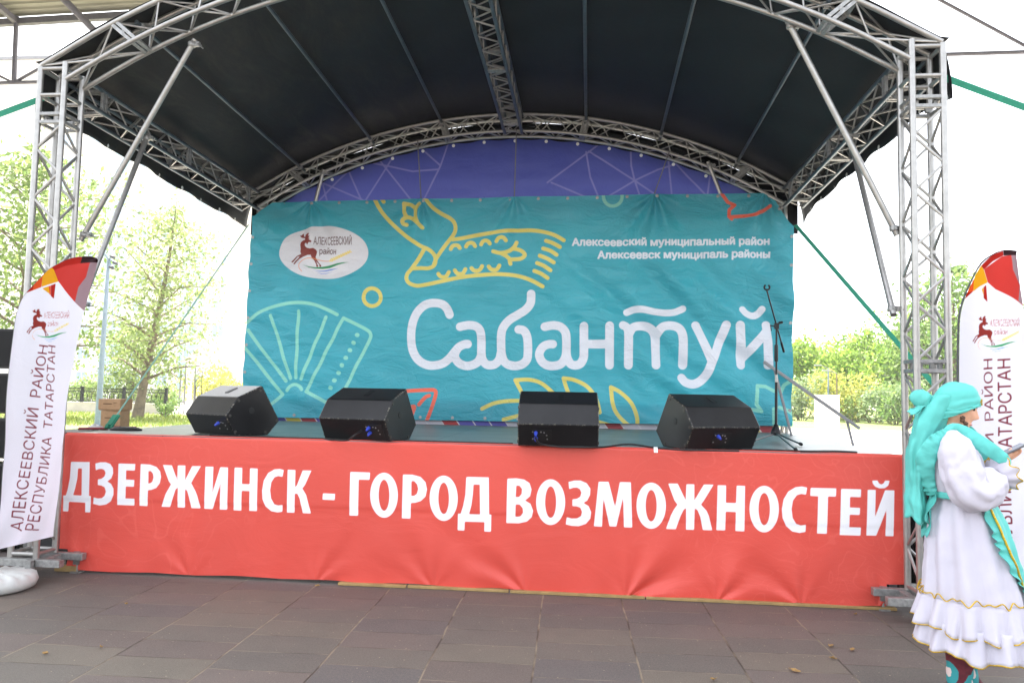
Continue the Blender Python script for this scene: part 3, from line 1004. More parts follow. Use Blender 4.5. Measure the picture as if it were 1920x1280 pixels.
for L in [[(105, 50), (110, 70), (180, 190), (280, 300), (400, 405), (520, 485), (590, 515), (640, 560), (655, 610), (640, 660), (590, 685), (530, 685), (450, 690)], [(545, 40), (560, 55), (620, 130), (700, 190), (790, 240), (830, 290), (830, 360), (780, 440), (710, 530), (660, 600), (640, 650)],
          [(555, 510), (500, 610), (440, 695), (405, 735), (395, 780), (420, 820), (480, 842), (540, 838), (700, 805), (900, 765), (1100, 745), (1250, 740), (1400, 755), (1520, 795), (1620, 850)], [(810, 430), (900, 415), (1050, 385), (1250, 355), (1450, 345), (1600, 355), (1720, 385), (1810, 435)],
          [(795, 515), (810, 490), (835, 480), (860, 485), (875, 505)], [(930, 490), (945, 465), (970, 455), (995, 462), (1010, 485)], [(1065, 470), (1080, 445), (1105, 435), (1130, 445), (1145, 465)], [(1205, 445), (1220, 420), (1250, 408), (1275, 418), (1290, 438)],
          [(680, 735), (695, 755), (720, 765), (750, 760), (775, 720)], [(830, 705), (850, 730), (880, 738), (905, 730), (925, 695)], [(980, 685), (1000, 705), (1030, 710), (1055, 700), (1075, 668)], [(1135, 670), (1155, 695), (1185, 703), (1210, 695), (1230, 662)],
          [(1175, 535), (1240, 550), (1310, 535), (1360, 500), (1385, 455)], [(1360, 510), (1420, 525), (1460, 565), (1420, 600), (1330, 610), (1330, 645)], [(1240, 550), (1290, 575), (1330, 610)],
          [(1650, 440), (1710, 460), (1775, 495)], [(1625, 510), (1690, 530), (1745, 565)], [(1595, 575), (1660, 600), (1720, 635)], [(1570, 640), (1630, 665), (1690, 705)], [(1545, 710), (1605, 735), (1665, 775)],
          [(370, 105), (375, 180), (400, 230)], [(370, 105), (430, 115), (475, 140), (510, 105)], [(395, 295), (365, 285), (362, 255), (400, 228), (440, 235), (480, 265), (535, 320)], [(475, 140), (475, 220), (495, 275)], [(170, 60), (190, 90)]]:
    pr.stroke('yellow', z2(cr(L)), 3.8 * MPX)
pr.stroke('yellow', z2(ell((82, 945), 79, 79, 48) + [ell((82, 945), 79, 79, 48)[0]]), 3.8 * MPX)
for L in [[(970, 870), (1050, 868), (1120, 890), (1190, 950)], [(970, 870), (1010, 945)], [(1240, 860), (1300, 870), (1370, 905), (1420, 970), (1442, 1050)], [(1240, 860), (1255, 910), (1275, 960)], [(1505, 910), (1560, 940), (1620, 1000), (1650, 1080), (1645, 1130), (1600, 1120), (1540, 1060), (1515, 1000), (1505, 910)],
          [(785, 1030), (850, 1000), (920, 988), (990, 985)], [(905, 1090), (1000, 1066)], [(780, 1130), (850, 1110)], [(1440, 1105), (1550, 1137)]]:
    pr.stroke('yellow', zr_(cr(L)), 3.7 * MPX)
for L in [[(40, 268), (150, 180), (280, 120), (400, 90), (520, 82), (640, 95), (750, 135), (850, 185)], [(65, 320), (402, 768)], [(272, 195), (440, 745)], [(515, 155), (487, 738)], [(757, 208), (532, 750)], [(20, 452), (375, 885)], [(375, 885), (240, 1000)], [(415, 850), (440, 815), (480, 798), (520, 815), (540, 842)],
          [(790, 975), (580, 860)], [(580, 860), (905, 215)], [(905, 215), (1100, 312), (1145, 358), (1135, 420), (1060, 560), (920, 850)]]:
    pr.stroke('mint', z3(cr(L)), 3.3 * MPX)
for c in [(1030, 365), (996, 433), (962, 498), (930, 565), (896, 630), (864, 697), (830, 763), (797, 828)]:
    pr.stroke('mint', z3([(c[0] - 3, c[1] - 1), (c[0] + 3, c[1] + 1)]), 4.0 * MPX)
e_ = ell((572, 570), 67, 67, 40)
pr.stroke('mint', z8(e_[:21]), 3.2 * MPX); pr.stroke('mint', z8([(505, 570), (505, 540)]), 3.2 * MPX); pr.stroke('mint', z8([(639, 570), (639, 540)]), 3.2 * MPX)
for L in [[(290, 742), (283, 870), (318, 918), (255, 905), (225, 925)], [(290, 742), (350, 748), (410, 778)], [(455, 795), (480, 735), (530, 703)], [(400, 900), (405, 1000)], [(440, 890), (500, 912), (530, 935)], [(265, 1005), (315, 1042)]]:
    pr.stroke('mint', zh(L), 3.3 * MPX)
for L in [[(1430, 858), (1560, 850), (1690, 845)], [(1690, 845), (1718, 868), (1690, 980), (1620, 1165)], [(1660, 895), (1625, 912), (1570, 975)], [(1490, 1000), (1530, 995), (1505, 1075)], [(1505, 1110), (1512, 1165)]]:
    pr.stroke('coral', z3(cr(L)), 3.6 * MPX)
for L in [[(1338, 530), (1400, 610), (1450, 632), (1410, 668), (1408, 715), (1428, 732)], [(1425, 718), (1600, 700), (1660, 670), (1705, 640)]]:
    pr.stroke('coral', z8(L), 3.2 * MPX)
pr.poly('disc', [Pd(*q) for q in ell((607.3, 473.5), 83.5, 49.5, 60)])
emblem(pr, lambda x, y: Pd(520 + x / 10.667, 415 + y / 10.667), MPX / 10.667, k=.8)
cap_ = 17.2
print_text(pr, 'white', 'Алексеевский муниципальный район', lambda s, t: Pd(1073 + 369 * s, 460.5 - 2 * s - 13.6 * t), grow=.8 * MPX)
print_text(pr, 'white', 'Алексеевск муниципаль районы', lambda s, t: Pd(1121 + 322.5 * s, 484.3 - 1.6 * s - 13.6 * t), grow=.8 * MPX)
def crinkle(t, p):
    mp = t.n('ShaderNodeMapping'); mp.inputs['Scale'].default_value = (1.0, 1, 2.2); mp.inputs['Rotation'].default_value = (0, R(18), 0); t.l(p, mp.inputs[0])
    a = t.noise(2.2, 6, .62, mp.outputs[0], 1.2)
    v = t.n('ShaderNodeTexVoronoi', feature='DISTANCE_TO_EDGE'); v.inputs['Scale'].default_value = 2.4; t.l(mp.outputs[0], v.inputs['Vector'])
    crease = t.math('MULTIPLY', t.smooth(v.outputs['Distance'], .0, .02), .05)
    sp = t.n('ShaderNodeSeparateXYZ'); t.l(p, sp.inputs[0])
    fold = t.math('ADD', t.smooth(t.math('ABSOLUTE', t.math('SUBTRACT', sp.outputs[2], 3.51)), 0, .012), t.smooth(t.math('ABSOLUTE', t.math('SUBTRACT', sp.outputs[2], 1.62)), 0, .012))
    return t.bump(t.math('ADD', t.math('ADD', a, crease), t.math('MULTIPLY', fold, .05)), .75, .06)
inks = [('mint', (132, 200, 184)), ('yellow', (206, 194, 104)), ('coral', (226, 104, 82)), ('white', (206, 210, 220)), ('disc', (204, 204, 210)),
        ('maroon', (118, 40, 32)), ('orange', (214, 130, 66)), ('grain', (222, 196, 92)), ('green', (40, 132, 82)), ('blue', (84, 116, 196)), ('dark', (78, 36, 36))]
bk = empty('teal_banner', (0, YD, DECK), 0, 'wide teal vinyl backdrop banner with large white Sabantuy lettering', 'banner')
P3 = np.stack([X0.ravel(), (0 - D).ravel(), Z0.ravel() - DECK], 1)
M['teal'] = print_mat('teal vinyl', (60, 156, 172), inks, transl=.12, rough=.32, soft=.005, wrinkle=crinkle)
o = cloth_mesh('vinyl_sheet', P3, nu, nv, M['teal'], bk); pr.attach(o.data)
EY = [(.009, -.003), (.02, -.003), (.021, .002), (.009, .003)]
locs = []
for k in range(18):
    x = -3.08 + k * .378; z = pf(TOPE, x) - .03
    locs.append((x + (z - 2.5) * .018, -.012, z - DECK))
for k in range(16):
    x = -3.2 + k * .42
    locs.append((x - .022, -.014, 1.275 + .006 * x - DECK))
for k in range(7):
    for x in (-3.49, 3.50):
        z = 1.45 + k * .36
        locs.append((x + (z - 2.5) * .018, -.012, z - DECK))
b = MB(); b.lathe(EY, (0, 0, 0), 10, Matrix.Rotation(PI / 2, 4, 'X')); rep(b, 'eyelet', M['galv'], bk, locs)
for hx, hz, tx in ((-1.19, 4.118, -1.27), (.04, 4.135, .045), (1.83, 4.162, 2.02)):
    b = MB(); z1 = arch_top(tx) - .36
    b.tube([(0, 0, 0), (tx - hx, .05, z1 - hz)], .008, 6)
    o = b.build('hanging_rope', M['rope'], None, loc=(hx, YD - .02, hz))
    tag(o, {-1.19: 'thin grey rope holding the teal banner, left of the middle one', .04: 'vertical grey rope holding the middle of the teal banner', 1.83: 'slanting grey rope holding the teal banner right of the middle'}[hx], 'rope', 'ropes holding up the teal banner')

# ---- purple banner under the rear arch
nu, nv = 560, 140
U, V = np.meshgrid(np.linspace(0, 1, nu + 1), np.linspace(0, 1, nv + 1))
YP = 4.0
Xp = -3.36 + 6.72 * U
ab = np.array([arch_top(x) - .215 / math.cos(math.atan(x / 6.7)) - .14 for x in Xp[0]])[None, :] - .022 - .018 * np.abs(np.sin((Xp + .02) * PI / .42))
Zp = 3.75 + (np.maximum(ab, 3.78) - 3.75) * V
pr = Print(np.stack([Xp.ravel(), Zp.ravel()], 1))
def Pp(px, py):
    q = atY(px, py, YP); return (q.x, q.z)
z7p = lambda L: [Pp(480 + x / 3.84, 220 + y / 3.84) for x, y in L]
z8p = lambda L: [Pp(1000 + x / 3.84, 220 + y / 3.84) for x, y in L]
for L in [[(430, 625), (665, 385), (775, 630)], [(480, 480), (520, 630)], [(470, 470), (800, 610)], [(770, 630), (1010, 250)], [(870, 285), (1140, 625)], [(800, 320), (1130, 390), (1310, 375)], [(1160, 200), (1325, 345)], [(1395, 160), (1330, 345), (1200, 610)]]:
    pr.stroke('lilac', z7p(L), 1.7 * MPX)
for L in [[(100, 470), (400, 250), (490, 180)], [(380, 250), (410, 430), (480, 600)], [(400, 245), (730, 455), (930, 590)], [(520, 580), (730, 455), (900, 375), (1060, 330)], [(700, 210), (705, 350), (730, 455), (775, 590)], [(970, 290), (1000, 590)], [(1010, 320), (1260, 580)], [(1275, 390), (1250, 590)], [(130, 470), (380, 575)]]:
    pr.stroke('lilac', z8p(L), 1.7 * MPX)
Dp = .018 * nz(Xp, Zp, 1.6, 8) + .008 * nz(Xp * .6, Zp * 1.7, 5, 9) + .010 * np.cos((Xp) * 2 * PI / .42) * V ** 4
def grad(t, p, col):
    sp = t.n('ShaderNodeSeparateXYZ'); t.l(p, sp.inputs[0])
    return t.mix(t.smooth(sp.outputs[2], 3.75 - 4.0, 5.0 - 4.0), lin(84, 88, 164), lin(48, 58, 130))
def softcr(t, p):
    return t.bump(t.noise(3, 5, .6, p, 1.0), .35, .04)
pu = empty('purple_banner', (0, YP, 4.0), 0, 'purple arched banner with pale criss-cross lines above the teal backdrop', 'banner')
o = cloth_mesh('vinyl_sheet', np.stack([Xp.ravel(), (-Dp).ravel(), Zp.ravel() - 4.0], 1), nu, nv,
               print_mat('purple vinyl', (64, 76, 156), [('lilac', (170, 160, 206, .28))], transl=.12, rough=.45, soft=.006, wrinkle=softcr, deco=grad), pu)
pr.attach(o.data)
b = MB(); b.lathe([(.006, -.003), (.022, -.003), (.022, .003), (.006, .003)], (0, 0, 0), 10, Matrix.Rotation(PI / 2, 4, 'X'))
rep(b, 'eyelet', M['white_plastic'], pu, [(-2.52 + .42 * k, -.02, float(np.interp(-2.52 + .42 * k, Xp[0], Zp[-1])) - .035 - 4.0) for k in range(13)])

# ---- patchwork strip showing under the backdrop
def patch_mat():
    t = NT('patchwork')
    p = t.obj()
    sp = t.n('ShaderNodeSeparateXYZ'); t.l(p, sp.inputs[0])
    u = t.math('ADD', t.math('DIVIDE', sp.outputs[0], .21), t.math('MULTIPLY', sp.outputs[2], 3.5))
    wn_ = t.n('ShaderNodeTexWhiteNoise', noise_dimensions='1D'); t.l(t.math('FLOOR', u), wn_.inputs['W'])
    rp = t.n('ShaderNodeValToRGB'); t.l(wn_.outputs['Value'], rp.inputs[0])
    cs = [(70, 64, 140), (150, 40, 44), (196, 176, 70), (172, 168, 176), (60, 58, 120), (140, 44, 50)]
    e = rp.color_ramp.elements
    while len(e) < len(cs): e.new(.5)
    for i, c in enumerate(cs): e[i].position = i / len(cs); e[i].color = lin(*c)
    rp.color_ramp.interpolation = 'CONSTANT'
    g = t.math('LESS_THAN', t.math('FRACT', u), .08)
    t.l(t.mix(g, rp.outputs[0], lin(190, 184, 186)), t.b.inputs['Base Color'])
    return t.m
b = MB()
b.grid(lambda u, v: (-3.3 + 6.6 * u, .012 * math.sin(u * 40), .32 * v - .02), 120, 3)
o = b.build('patchwork_banner', patch_mat(), None, loc=(0, 3.715, DECK + .004), smooth=60)
tag(o, 'narrow multicoloured patchwork strip peeking out below the teal banner', 'banner')

# ---- red banner along the stage front
YRB = .20
def Pr_(px, py):
    q = atY(px, py, YRB - .01); return (q.x, q.z)
nu, nv = 760, 132
U, V = np.meshgrid(np.linspace(0, 1, nu + 1), np.linspace(0, 1, nv + 1))
Xr = -3.475 + 6.945 * U
bot = .018 + .008 * nz(Xr, Xr * 0, 2.5, 31) + .01 * np.abs(np.sin(Xr * 4.2))
Zr = bot + (DECK + .006 - bot) * V
Dr = .022 * nz(Xr, Zr, .9, 12) + .010 * nz(Xr, Zr, 2.6, 13)
Dr += .004 * np.tanh((Zr - .62) / .012) * .5
for k, (hx, am, dr) in enumerate([(-3.3, .010, .5), (-2.3, .006, .2), (-1.2, .006, -.5), (-.2, .008, .4), (.55, .014, .9), (1.35, .026, -1.0), (2.05, .012, -.7), (2.7, .016, .7), (3.25, .014, -.8)]):
    dx, dz = Xr - hx, Zr - .02
    r = np.hypot(dx, dz) + 1e-6; th = np.arctan2(dx, dz + .03)
    Dr += am * np.exp(-r / .42) * (1 - np.exp(-r / .06)) * np.cos(8 * (th + dr * .6) + 2.5 * nz(dx, dz, 3, 40 + k)) * np.exp(-((th + dr) / .95) ** 2) * 1.15
Dr += .006 * np.sin(Xr * 15 + 4 * nz(Xr, Zr, 2, 15)) * np.exp(-Zr / .12)
Yr = -Dr + np.where(V > .985, .03 * (V - .985) / .015, 0)
pr = Print(np.stack([Xr.ravel(), Zr.ravel()], 1))
a1 = lambda L: [Pr_(x / 2.977, 850 + y / 2.977) for x, y in L]
a2 = lambda L: [Pr_(640 + x / 2.977, 850 + y / 2.977) for x, y in L]
a3 = lambda L: [Pr_(1280 + x / 2.977, 850 + y / 2.977) for x, y in L]
def L_(f, *rings): pr.poly('white', *[f(r_) for r_ in rings])
L_(a1, [(397, 45), (500, 47), (496, 235), (507, 237), (502, 328), (473, 327), (474, 274), (383, 268), (380, 323), (351, 321), (354, 232), (368, 233), (378, 200), (390, 140)], [(436, 82), (457, 83), (455, 234), (408, 231), (420, 190), (431, 140)])
L_(a1, [(531, 55), (560, 48), (590, 48), (615, 58), (629, 80), (630, 110), (620, 138), (598, 155), (618, 168), (632, 195), (632, 230), (618, 265), (590, 284), (555, 289), (518, 280), (522, 243), (545, 250), (568, 248), (583, 235), (590, 212), (583, 188), (565, 178), (545, 175), (545, 143), (565, 140), (582, 127), (588, 108), (582, 92), (568, 85), (550, 86), (534, 93)])
L_(a1, [(660, 55), (752, 58), (750, 95), (702, 93), (701, 145), (747, 147), (745, 185), (700, 183), (698, 250), (748, 252), (746, 290), (652, 286)])
L_(a1, [(782, 58), (835, 62), (870, 75), (890, 100), (895, 130), (888, 165), (868, 192), (840, 203), (822, 204), (818, 294), (774, 291)], [(825, 97), (838, 98), (850, 112), (853, 135), (846, 158), (834, 166), (824, 167)])
L_(a1, [(905, 63), (955, 66), (985, 150), (988, 66), (1030, 67), (1028, 150), (1068, 70), (1116, 71), (1075, 140), (1062, 165), (1085, 210), (1095, 235), (1113, 307), (1062, 305), (1050, 245), (1040, 210), (1028, 195), (1026, 303), (985, 301), (988, 190), (975, 200), (962, 240), (943, 299), (895, 297), (920, 225), (937, 195), (950, 172), (938, 155)])
L_(a1, [(1142, 73), (1186, 74), (1180, 220), (1225, 76), (1268, 78), (1262, 314), (1220, 313), (1226, 165), (1180, 311), (1133, 309)])
L_(a1, [(1305, 78), (1348, 80), (1346, 170), (1390, 172), (1392, 82), (1435, 84), (1429, 322), (1386, 320), (1389, 210), (1344, 208), (1341, 319), (1298, 317)])
L_(a1, [(1582, 92), (1575, 130), (1552, 125), (1530, 132), (1512, 160), (1505, 205), (1510, 250), (1528, 283), (1550, 290), (1574, 287), (1572, 325), (1545, 329), (1510, 322), (1478, 295), (1462, 255), (1460, 205), (1470, 150), (1495, 108), (1530, 88), (1560, 86)])
L_(a1, [(1604, 90), (1647, 92), (1644, 190), (1655, 178), (1688, 94), (1736, 95), (1700, 175), (1685, 195), (1706, 230), (1732, 335), (1687, 333), (1670, 250), (1658, 225), (1643, 222), (1640, 331), (1598, 329)])
L_(a1, [(1800, 222), (1868, 225), (1866, 260), (1798, 257)])
L_(a2, [(48, 102), (158, 106), (156, 147), (95, 145), (90, 348), (42, 346)])
for f, c, rx, ry, ix, iy in ((a2, (236, 233), 77, 126, 30, 87), (a2, (570, 250), 79, 127, 30, 88), (a2, (1168, 271), 81, 128, 31, 88), (a2, (1730, 291), 82, 129, 31, 88), (a3, (457, 310), 82, 130, 32, 90)):
    L_(f, ell(c, rx, ry), ell(c, ix, iy))
L_(a2, [(342, 117), (395, 118), (440, 130), (468, 160), (476, 200), (468, 240), (442, 265), (410, 275), (386, 276), (383, 364), (335, 362)], [(389, 153), (405, 154), (421, 172), (427, 198), (420, 225), (405, 236), (388, 237)])
L_(a2, [(697, 130), (822, 133), (824, 340), (836, 341), (834, 437), (797, 435), (798, 383), (687, 380), (685, 431), (647, 429), (650, 335), (665, 336), (680, 290), (692, 230)], [(737, 172), (772, 173), (774, 340), (712, 338), (725, 290), (733, 230)])
L_(a2, [(926, 140), (975, 138), (1020, 145), (1050, 165), (1061, 200), (1053, 238), (1025, 262), (1055, 280), (1070, 320), (1062, 355), (1035, 380), (990, 390), (920, 388)], [(976, 178), (995, 180), (1008, 198), (1006, 225), (992, 242), (972, 243)], [(972, 283), (995, 285), (1012, 305), (1014, 330), (1000, 350), (985, 354), (970, 353)])
L_(a2, [(1268, 158), (1300, 150), (1335, 150), (1370, 165), (1390, 195), (1388, 230), (1372, 262), (1350, 275), (1380, 292), (1394, 325), (1390, 362), (1365, 392), (1325, 405), (1285, 403), (1253, 395), (1258, 355), (1285, 363), (1315, 362), (1338, 348), (1344, 325), (1335, 302), (1315, 294), (1290, 292), (1290, 255), (1315, 252), (1334, 240), (1340, 218), (1332, 198), (1315, 189), (1295, 190), (1272, 198)])
L_(a2, [(1436, 156), (1492, 157), (1528, 300), (1555, 158), (1616, 160), (1624, 413), (1578, 411), (1573, 240), (1535, 407), (1497, 405), (1462, 240), (1455, 408), (1410, 405)])
L_(a3, [(-80, 167), (-27, 168), (18, 262), (22, 171), (66, 172), (66, 262), (120, 173), (174, 174), (120, 262), (103, 285), (135, 320), (148, 350), (168, 430), (115, 428), (100, 355), (85, 318), (68, 303), (65, 427), (20, 425), (20, 303), (5, 315), (-12, 350), (-38, 422), (-92, 420), (-65, 345), (-48, 312), (-28, 285), (-45, 262)])
L_(a3, [(197, 177), (244, 178), (243, 275), (300, 277), (303, 179), (350, 181), (346, 435), (297, 433), (299, 327), (242, 325), (240, 431), (191, 429)])
L_(a3, [(697, 190), (690, 230), (665, 225), (640, 232), (618, 262), (610, 310), (616, 360), (636, 393), (662, 402), (690, 398), (688, 438), (655, 444), (615, 436), (580, 405), (560, 360), (556, 310), (566, 255), (592, 212), (632, 188), (668, 184)])
L_(a3, [(716, 191), (858, 194), (856, 240), (812, 239), (806, 448), (752, 446), (758, 238), (714, 236)])
L_(a3, [(885, 196), (996, 199), (994, 243), (934, 241), (933, 300), (990, 302), (988, 342), (932, 340), (930, 410), (996, 412), (994, 458), (878, 454)])
L_(a3, [(1033, 201), (1078, 202), (1074, 355), (1130, 204), (1182, 205), (1178, 461), (1133, 460), (1138, 310), (1082, 458), (1027, 457)])
L_(a3, [(1058, 150), (1088, 150), (1095, 165), (1108, 172), (1122, 166), (1130, 150), (1155, 151), (1148, 178), (1128, 193), (1100, 194), (1075, 184), (1062, 168)])
def tracery(t, p, col):
    n1 = t.noise(1.1, 2, .5, p)
    mp = t.n('ShaderNodeMapping'); t.l(p, mp.inputs[0])
    nv_ = t.n('ShaderNodeTexNoise'); nv_.inputs['Scale'].default_value = 1.8; nv_.inputs['Detail'].default_value = 1.5; nv_.inputs['Distortion'].default_value = 1.4; t.l(p, nv_.inputs['Vector'])
    ln = t.math('FRACT', t.math('MULTIPLY', nv_.outputs['Fac'], 11))
    m = t.math('SUBTRACT', 1, t.smooth(t.math('ABSOLUTE', t.math('SUBTRACT', ln, .5)), .02, .07))
    sp = t.n('ShaderNodeSeparateXYZ'); t.l(p, sp.inputs[0])
    side = t.smooth(t.math('ABSOLUTE', t.math('ADD', sp.outputs[0], .2)), .9, 2.4)
    m = t.math('MULTIPLY', t.math('MULTIPLY', m, side), .22)
    return t.mix(m, col, lin(236, 112, 100))
def softred(t, p):
    mp = t.n('ShaderNodeMapping'); mp.inputs['Scale'].default_value = (.7, 1, 1.6); t.l(p, mp.inputs[0])
    return t.bump(t.noise(2.4, 6, .6, mp.outputs[0], .8), .14, .05)
rbn = empty('red_banner', (0, YRB, 0), 0, 'long red vinyl banner with bold white Cyrillic slogan along the stage front', 'banner')
o = cloth_mesh('vinyl_sheet', np.stack([Xr.ravel(), Yr.ravel(), Zr.ravel()], 1), nu, nv,
               print_mat('red vinyl', (218, 80, 68), [('white', (244, 244, 248))], transl=0, rough=.38, soft=.004, wrinkle=softred, deco=tracery), rbn)
pr.attach(o.data)
bm = bmesh.new(); bm.from_mesh(o.data)
kill = [f for f in bm.faces if (f.calc_center_median().z < .19 and f.calc_center_median().x < -3.395) or (f.calc_center_median().z < .20 and f.calc_center_median().x > 3.325)]
bmesh.ops.delete(bm, geom=kill, context='FACES'); bm.to_mesh(o.data); bm.free()

# ---- feather flags
def flag(name, Lp, Rp, YFL, lines, em, tops, label, pole_base):
    def Q(px, py):
        q = atY(px, py, YFL); return np.array((q.x, q.z))
    L = [Q(*q) for q in Lp]; Rr = [Q(*q) for q in Rp]
    L = np.array(cr(L, 8)); Rr = np.array(cr(Rr, 8))
    seg = np.hypot(*(np.diff(L, axis=0)).T) + np.hypot(*(np.diff(Rr, axis=0)).T)
    cum = np.concatenate([[0], np.cumsum(seg)]); cum /= cum[-1]
    nu, nv = 76, 380
    V = np.linspace(0, 1, nv + 1)
    Lc = np.stack([np.interp(V, cum, L[:, i]) for i in (0, 1)], 1); Rc = np.stack([np.interp(V, cum, Rr[:, i]) for i in (0, 1)], 1)
    U = np.linspace(0, 1, nu + 1)
    G = Lc[:, None, :] * (1 - U)[None, :, None] + Rc[:, None, :] * U[None, :, None]
    X, Z = G[..., 0], G[..., 1]
    uu = np.broadcast_to(U[None, :], X.shape)
    D = .026 * np.sin(uu * 5.5 + Z * 1.6) * uu + .035 * nz(X, Z, 2.0, 51) + .012 * nz(X * 2, Z * .7, 4, 52) + .014 * np.sin((X * 1.0 - Z * .5) * 26 + 3 * nz(X, Z, 2, 53)) * np.exp(-((Z - Z.min()) / .5)) 
    pr = Print(np.stack([X.ravel(), Z.ravel()], 1))
    for body, f, grow in lines:
        print_text(pr, 'wine', body, lambda s, t: tuple(Q(*f(s, t))), grow=grow)
    emblem(pr, lambda x, y: tuple(Q(*em(x, y))), em(1, 0)[0] * 0 + (em(101, 0)[0] - em(1, 0)[0]) / 100 * (YFL + 6.0) / FPX, k=.12)
    for ly, pts in tops:
        pr.poly(ly, [tuple(Q(*q)) for q in pts])
    ox, oz = pole_base[0], 0
    e = empty(name, (ox, YFL, 0), 0, label, 'flag', 'feather flags at the stage corners')
    P3 = np.stack([X.ravel() - ox, -D.ravel(), Z.ravel()], 1)
    o = cloth_mesh('cloth', P3, nu, nv, M['flag'], e); pr.attach(o.data)
    pl = [(Lc[i][0] - ox - .004, .012 - D[i][0], Lc[i][1]) for i in range(0, nv + 1, 6)]
    b = MB(); b.tube([(0, 0, .06), (0.0, .008, .25)] + pl, [.014] * 2 + [.011 - .006 * i / len(pl) for i in range(len(pl))], 8)
    b.build('pole', M['flag_pole'], e, smooth=60)
    b = MB()
    n = 64; prof = [(.0, .0), (.24, .0), (.285, .02), (.30, .06), (.285, .10), (.25, .118), (.12, .125), (.07, .15), (.03, .15)]
    vs = []; fs = []
    for r_, z in prof[1:]:
        for k in range(n):
            a = 2 * PI * k / n
            rr = r_; zz = z
            if .08 < r_ and z > .09: zz += .011 * math.cos(16 * a)
            vs.append((rr * math.cos(a), rr * math.sin(a) + .0, zz))
    for i in range(len(prof) - 2):
        for k in range(n):
            k2 = (k + 1) % n
            fs.append((i * n + k, i * n + k2, (i + 1) * n + k2, (i + 1) * n + k))
    fs.append(tuple(range(n))[::-1]); fs.append(tuple(range((len(prof) - 2) * n, (len(prof) - 1) * n)))
    b.add(vs, fs); b.build('water_base', M['base_white'], e, smooth=50)
    return e
def flagcr(t, p):
    return t.bump(t.noise(5, 4, .55, p, 1.2), .3, .02)
M['base_white'] = mat('white base plastic', (190, 190, 186), .45, var=.06, bump=.05)
M['flag_pole'] = mat('fibreglass pole', (60, 60, 64), .4)
M['flag'] = print_mat('flag polyester', (232, 230, 240), [('pink', (194, 54, 48)), ('grey', (152, 126, 134)), ('flame', (218, 78, 26)), ('amber', (226, 160, 22)), ('red', (168, 30, 20)), ('dusk', (44, 20, 24)),
     ('maroon', (140, 46, 40)), ('orange', (236, 170, 120)), ('grain', (234, 214, 120)), ('green', (60, 160, 104)), ('blue', (120, 170, 226)), ('dark', (178, 84, 80)), ('wine', (128, 48, 62))], transl=.42, rough=.8, soft=.003, wrinkle=flagcr, spec=.2)
f8 = lambda L: [(x / 4.268, 450 + y / 4.268) for x, y in L]
topsL = [('pink', f8([(415, 222), (600, 176), (790, 165), (692, 575), (610, 497), (520, 402), (455, 322)])), ('grey', f8([(735, 176), (800, 172), (694, 576), (612, 497), (640, 380), (700, 300)])),
         ('red', f8([(400, 205), (480, 170), (600, 135), (790, 135), (780, 180), (640, 186), (520, 205), (435, 240)])), ('dusk', f8([(660, 130), (795, 135), (785, 182), (640, 186)])),
         ('flame', f8([(195, 425), (230, 345), (300, 280), (400, 200), (432, 240), (340, 300), (325, 375)])), ('red', f8([(195, 425), (225, 360), (270, 330), (255, 400)])),
         ('amber', f8([(338, 290), (402, 215), (428, 232), (462, 332), (440, 338), (326, 374)])), ('amber', f8([(333, 386), (385, 368), (390, 430)])), ('flame', f8([(383, 369), (402, 362), (400, 446), (388, 430)])), ('red', f8([(402, 362), (441, 346), (426, 470), (400, 446)]))]
def l1(s, t):
    bx, by = 40.6 + 49.1 * s, 996 - 348 * s
    c = 21.5 - 3.5 * s
    return (bx + 5 * math.sin(PI * s) * -.6 - c * t, by - 2.2 * t)
def l2(s, t):
    bx, by = 70.3 + 34.4 * s, 994.7 - 346 * s
    c = 23 - 8.5 * s
    return (bx + 7 * math.sin(PI * s) - c * t, by - 2.2 * t)
flag('feather_flag', [(-6, 1030), (2, 900), (14, 747), (26, 618), (34, 577), (48, 549), (80, 516), (98, 501), (131, 485), (168, 481), (184, 485.5)],
     [(104, 1004), (118, 847), (123, 806), (128, 749), (139, 689), (149, 635), (161, 581), (172, 535), (178, 512), (182, 495), (184.5, 487)], -.42,
     [('АЛЕКСЕЕВСКИЙ  РАЙОН', l1, .0005), ('РЕСПУБЛИКА  ТАТАРСТАН', l2, .0005)], lambda x, y: ((205 + (x - 280) * .30) / 4.268, 450 + (545 + (y - 215) * .32) / 4.268), topsL,
     'white feather flag with orange top and elk emblem beside the left tower', (-3.555, 0))
fr = lambda L: [(1790 + x / 5.33, 460 + y / 5.33) for x, y in L]
topsR = [('pink', fr([(290, 240), (470, 110), (610, 90), (700, 620), (560, 530), (400, 440), (330, 370)])), ('grey', fr([(545, 95), (615, 90), (710, 620), (620, 560), (640, 400), (560, 250)])),
         ('red', fr([(260, 205), (370, 95), (480, 55), (490, 100), (380, 160), (290, 245)])), ('dusk', fr([(480, 35), (625, 40), (610, 105), (488, 105)])), ('flame', fr([(85, 545), (110, 470), (190, 300), (225, 330), (180, 460)])), ('red', fr([(85, 545), (105, 475), (180, 462)])),
         ('amber', fr([(190, 300), (262, 200), (290, 245), (330, 370), (250, 410), (182, 462)])), ('amber', fr([(270, 440), (290, 415), (295, 520)])), ('red', fr([(290, 415), (314, 395), (328, 568), (290, 525)]))]
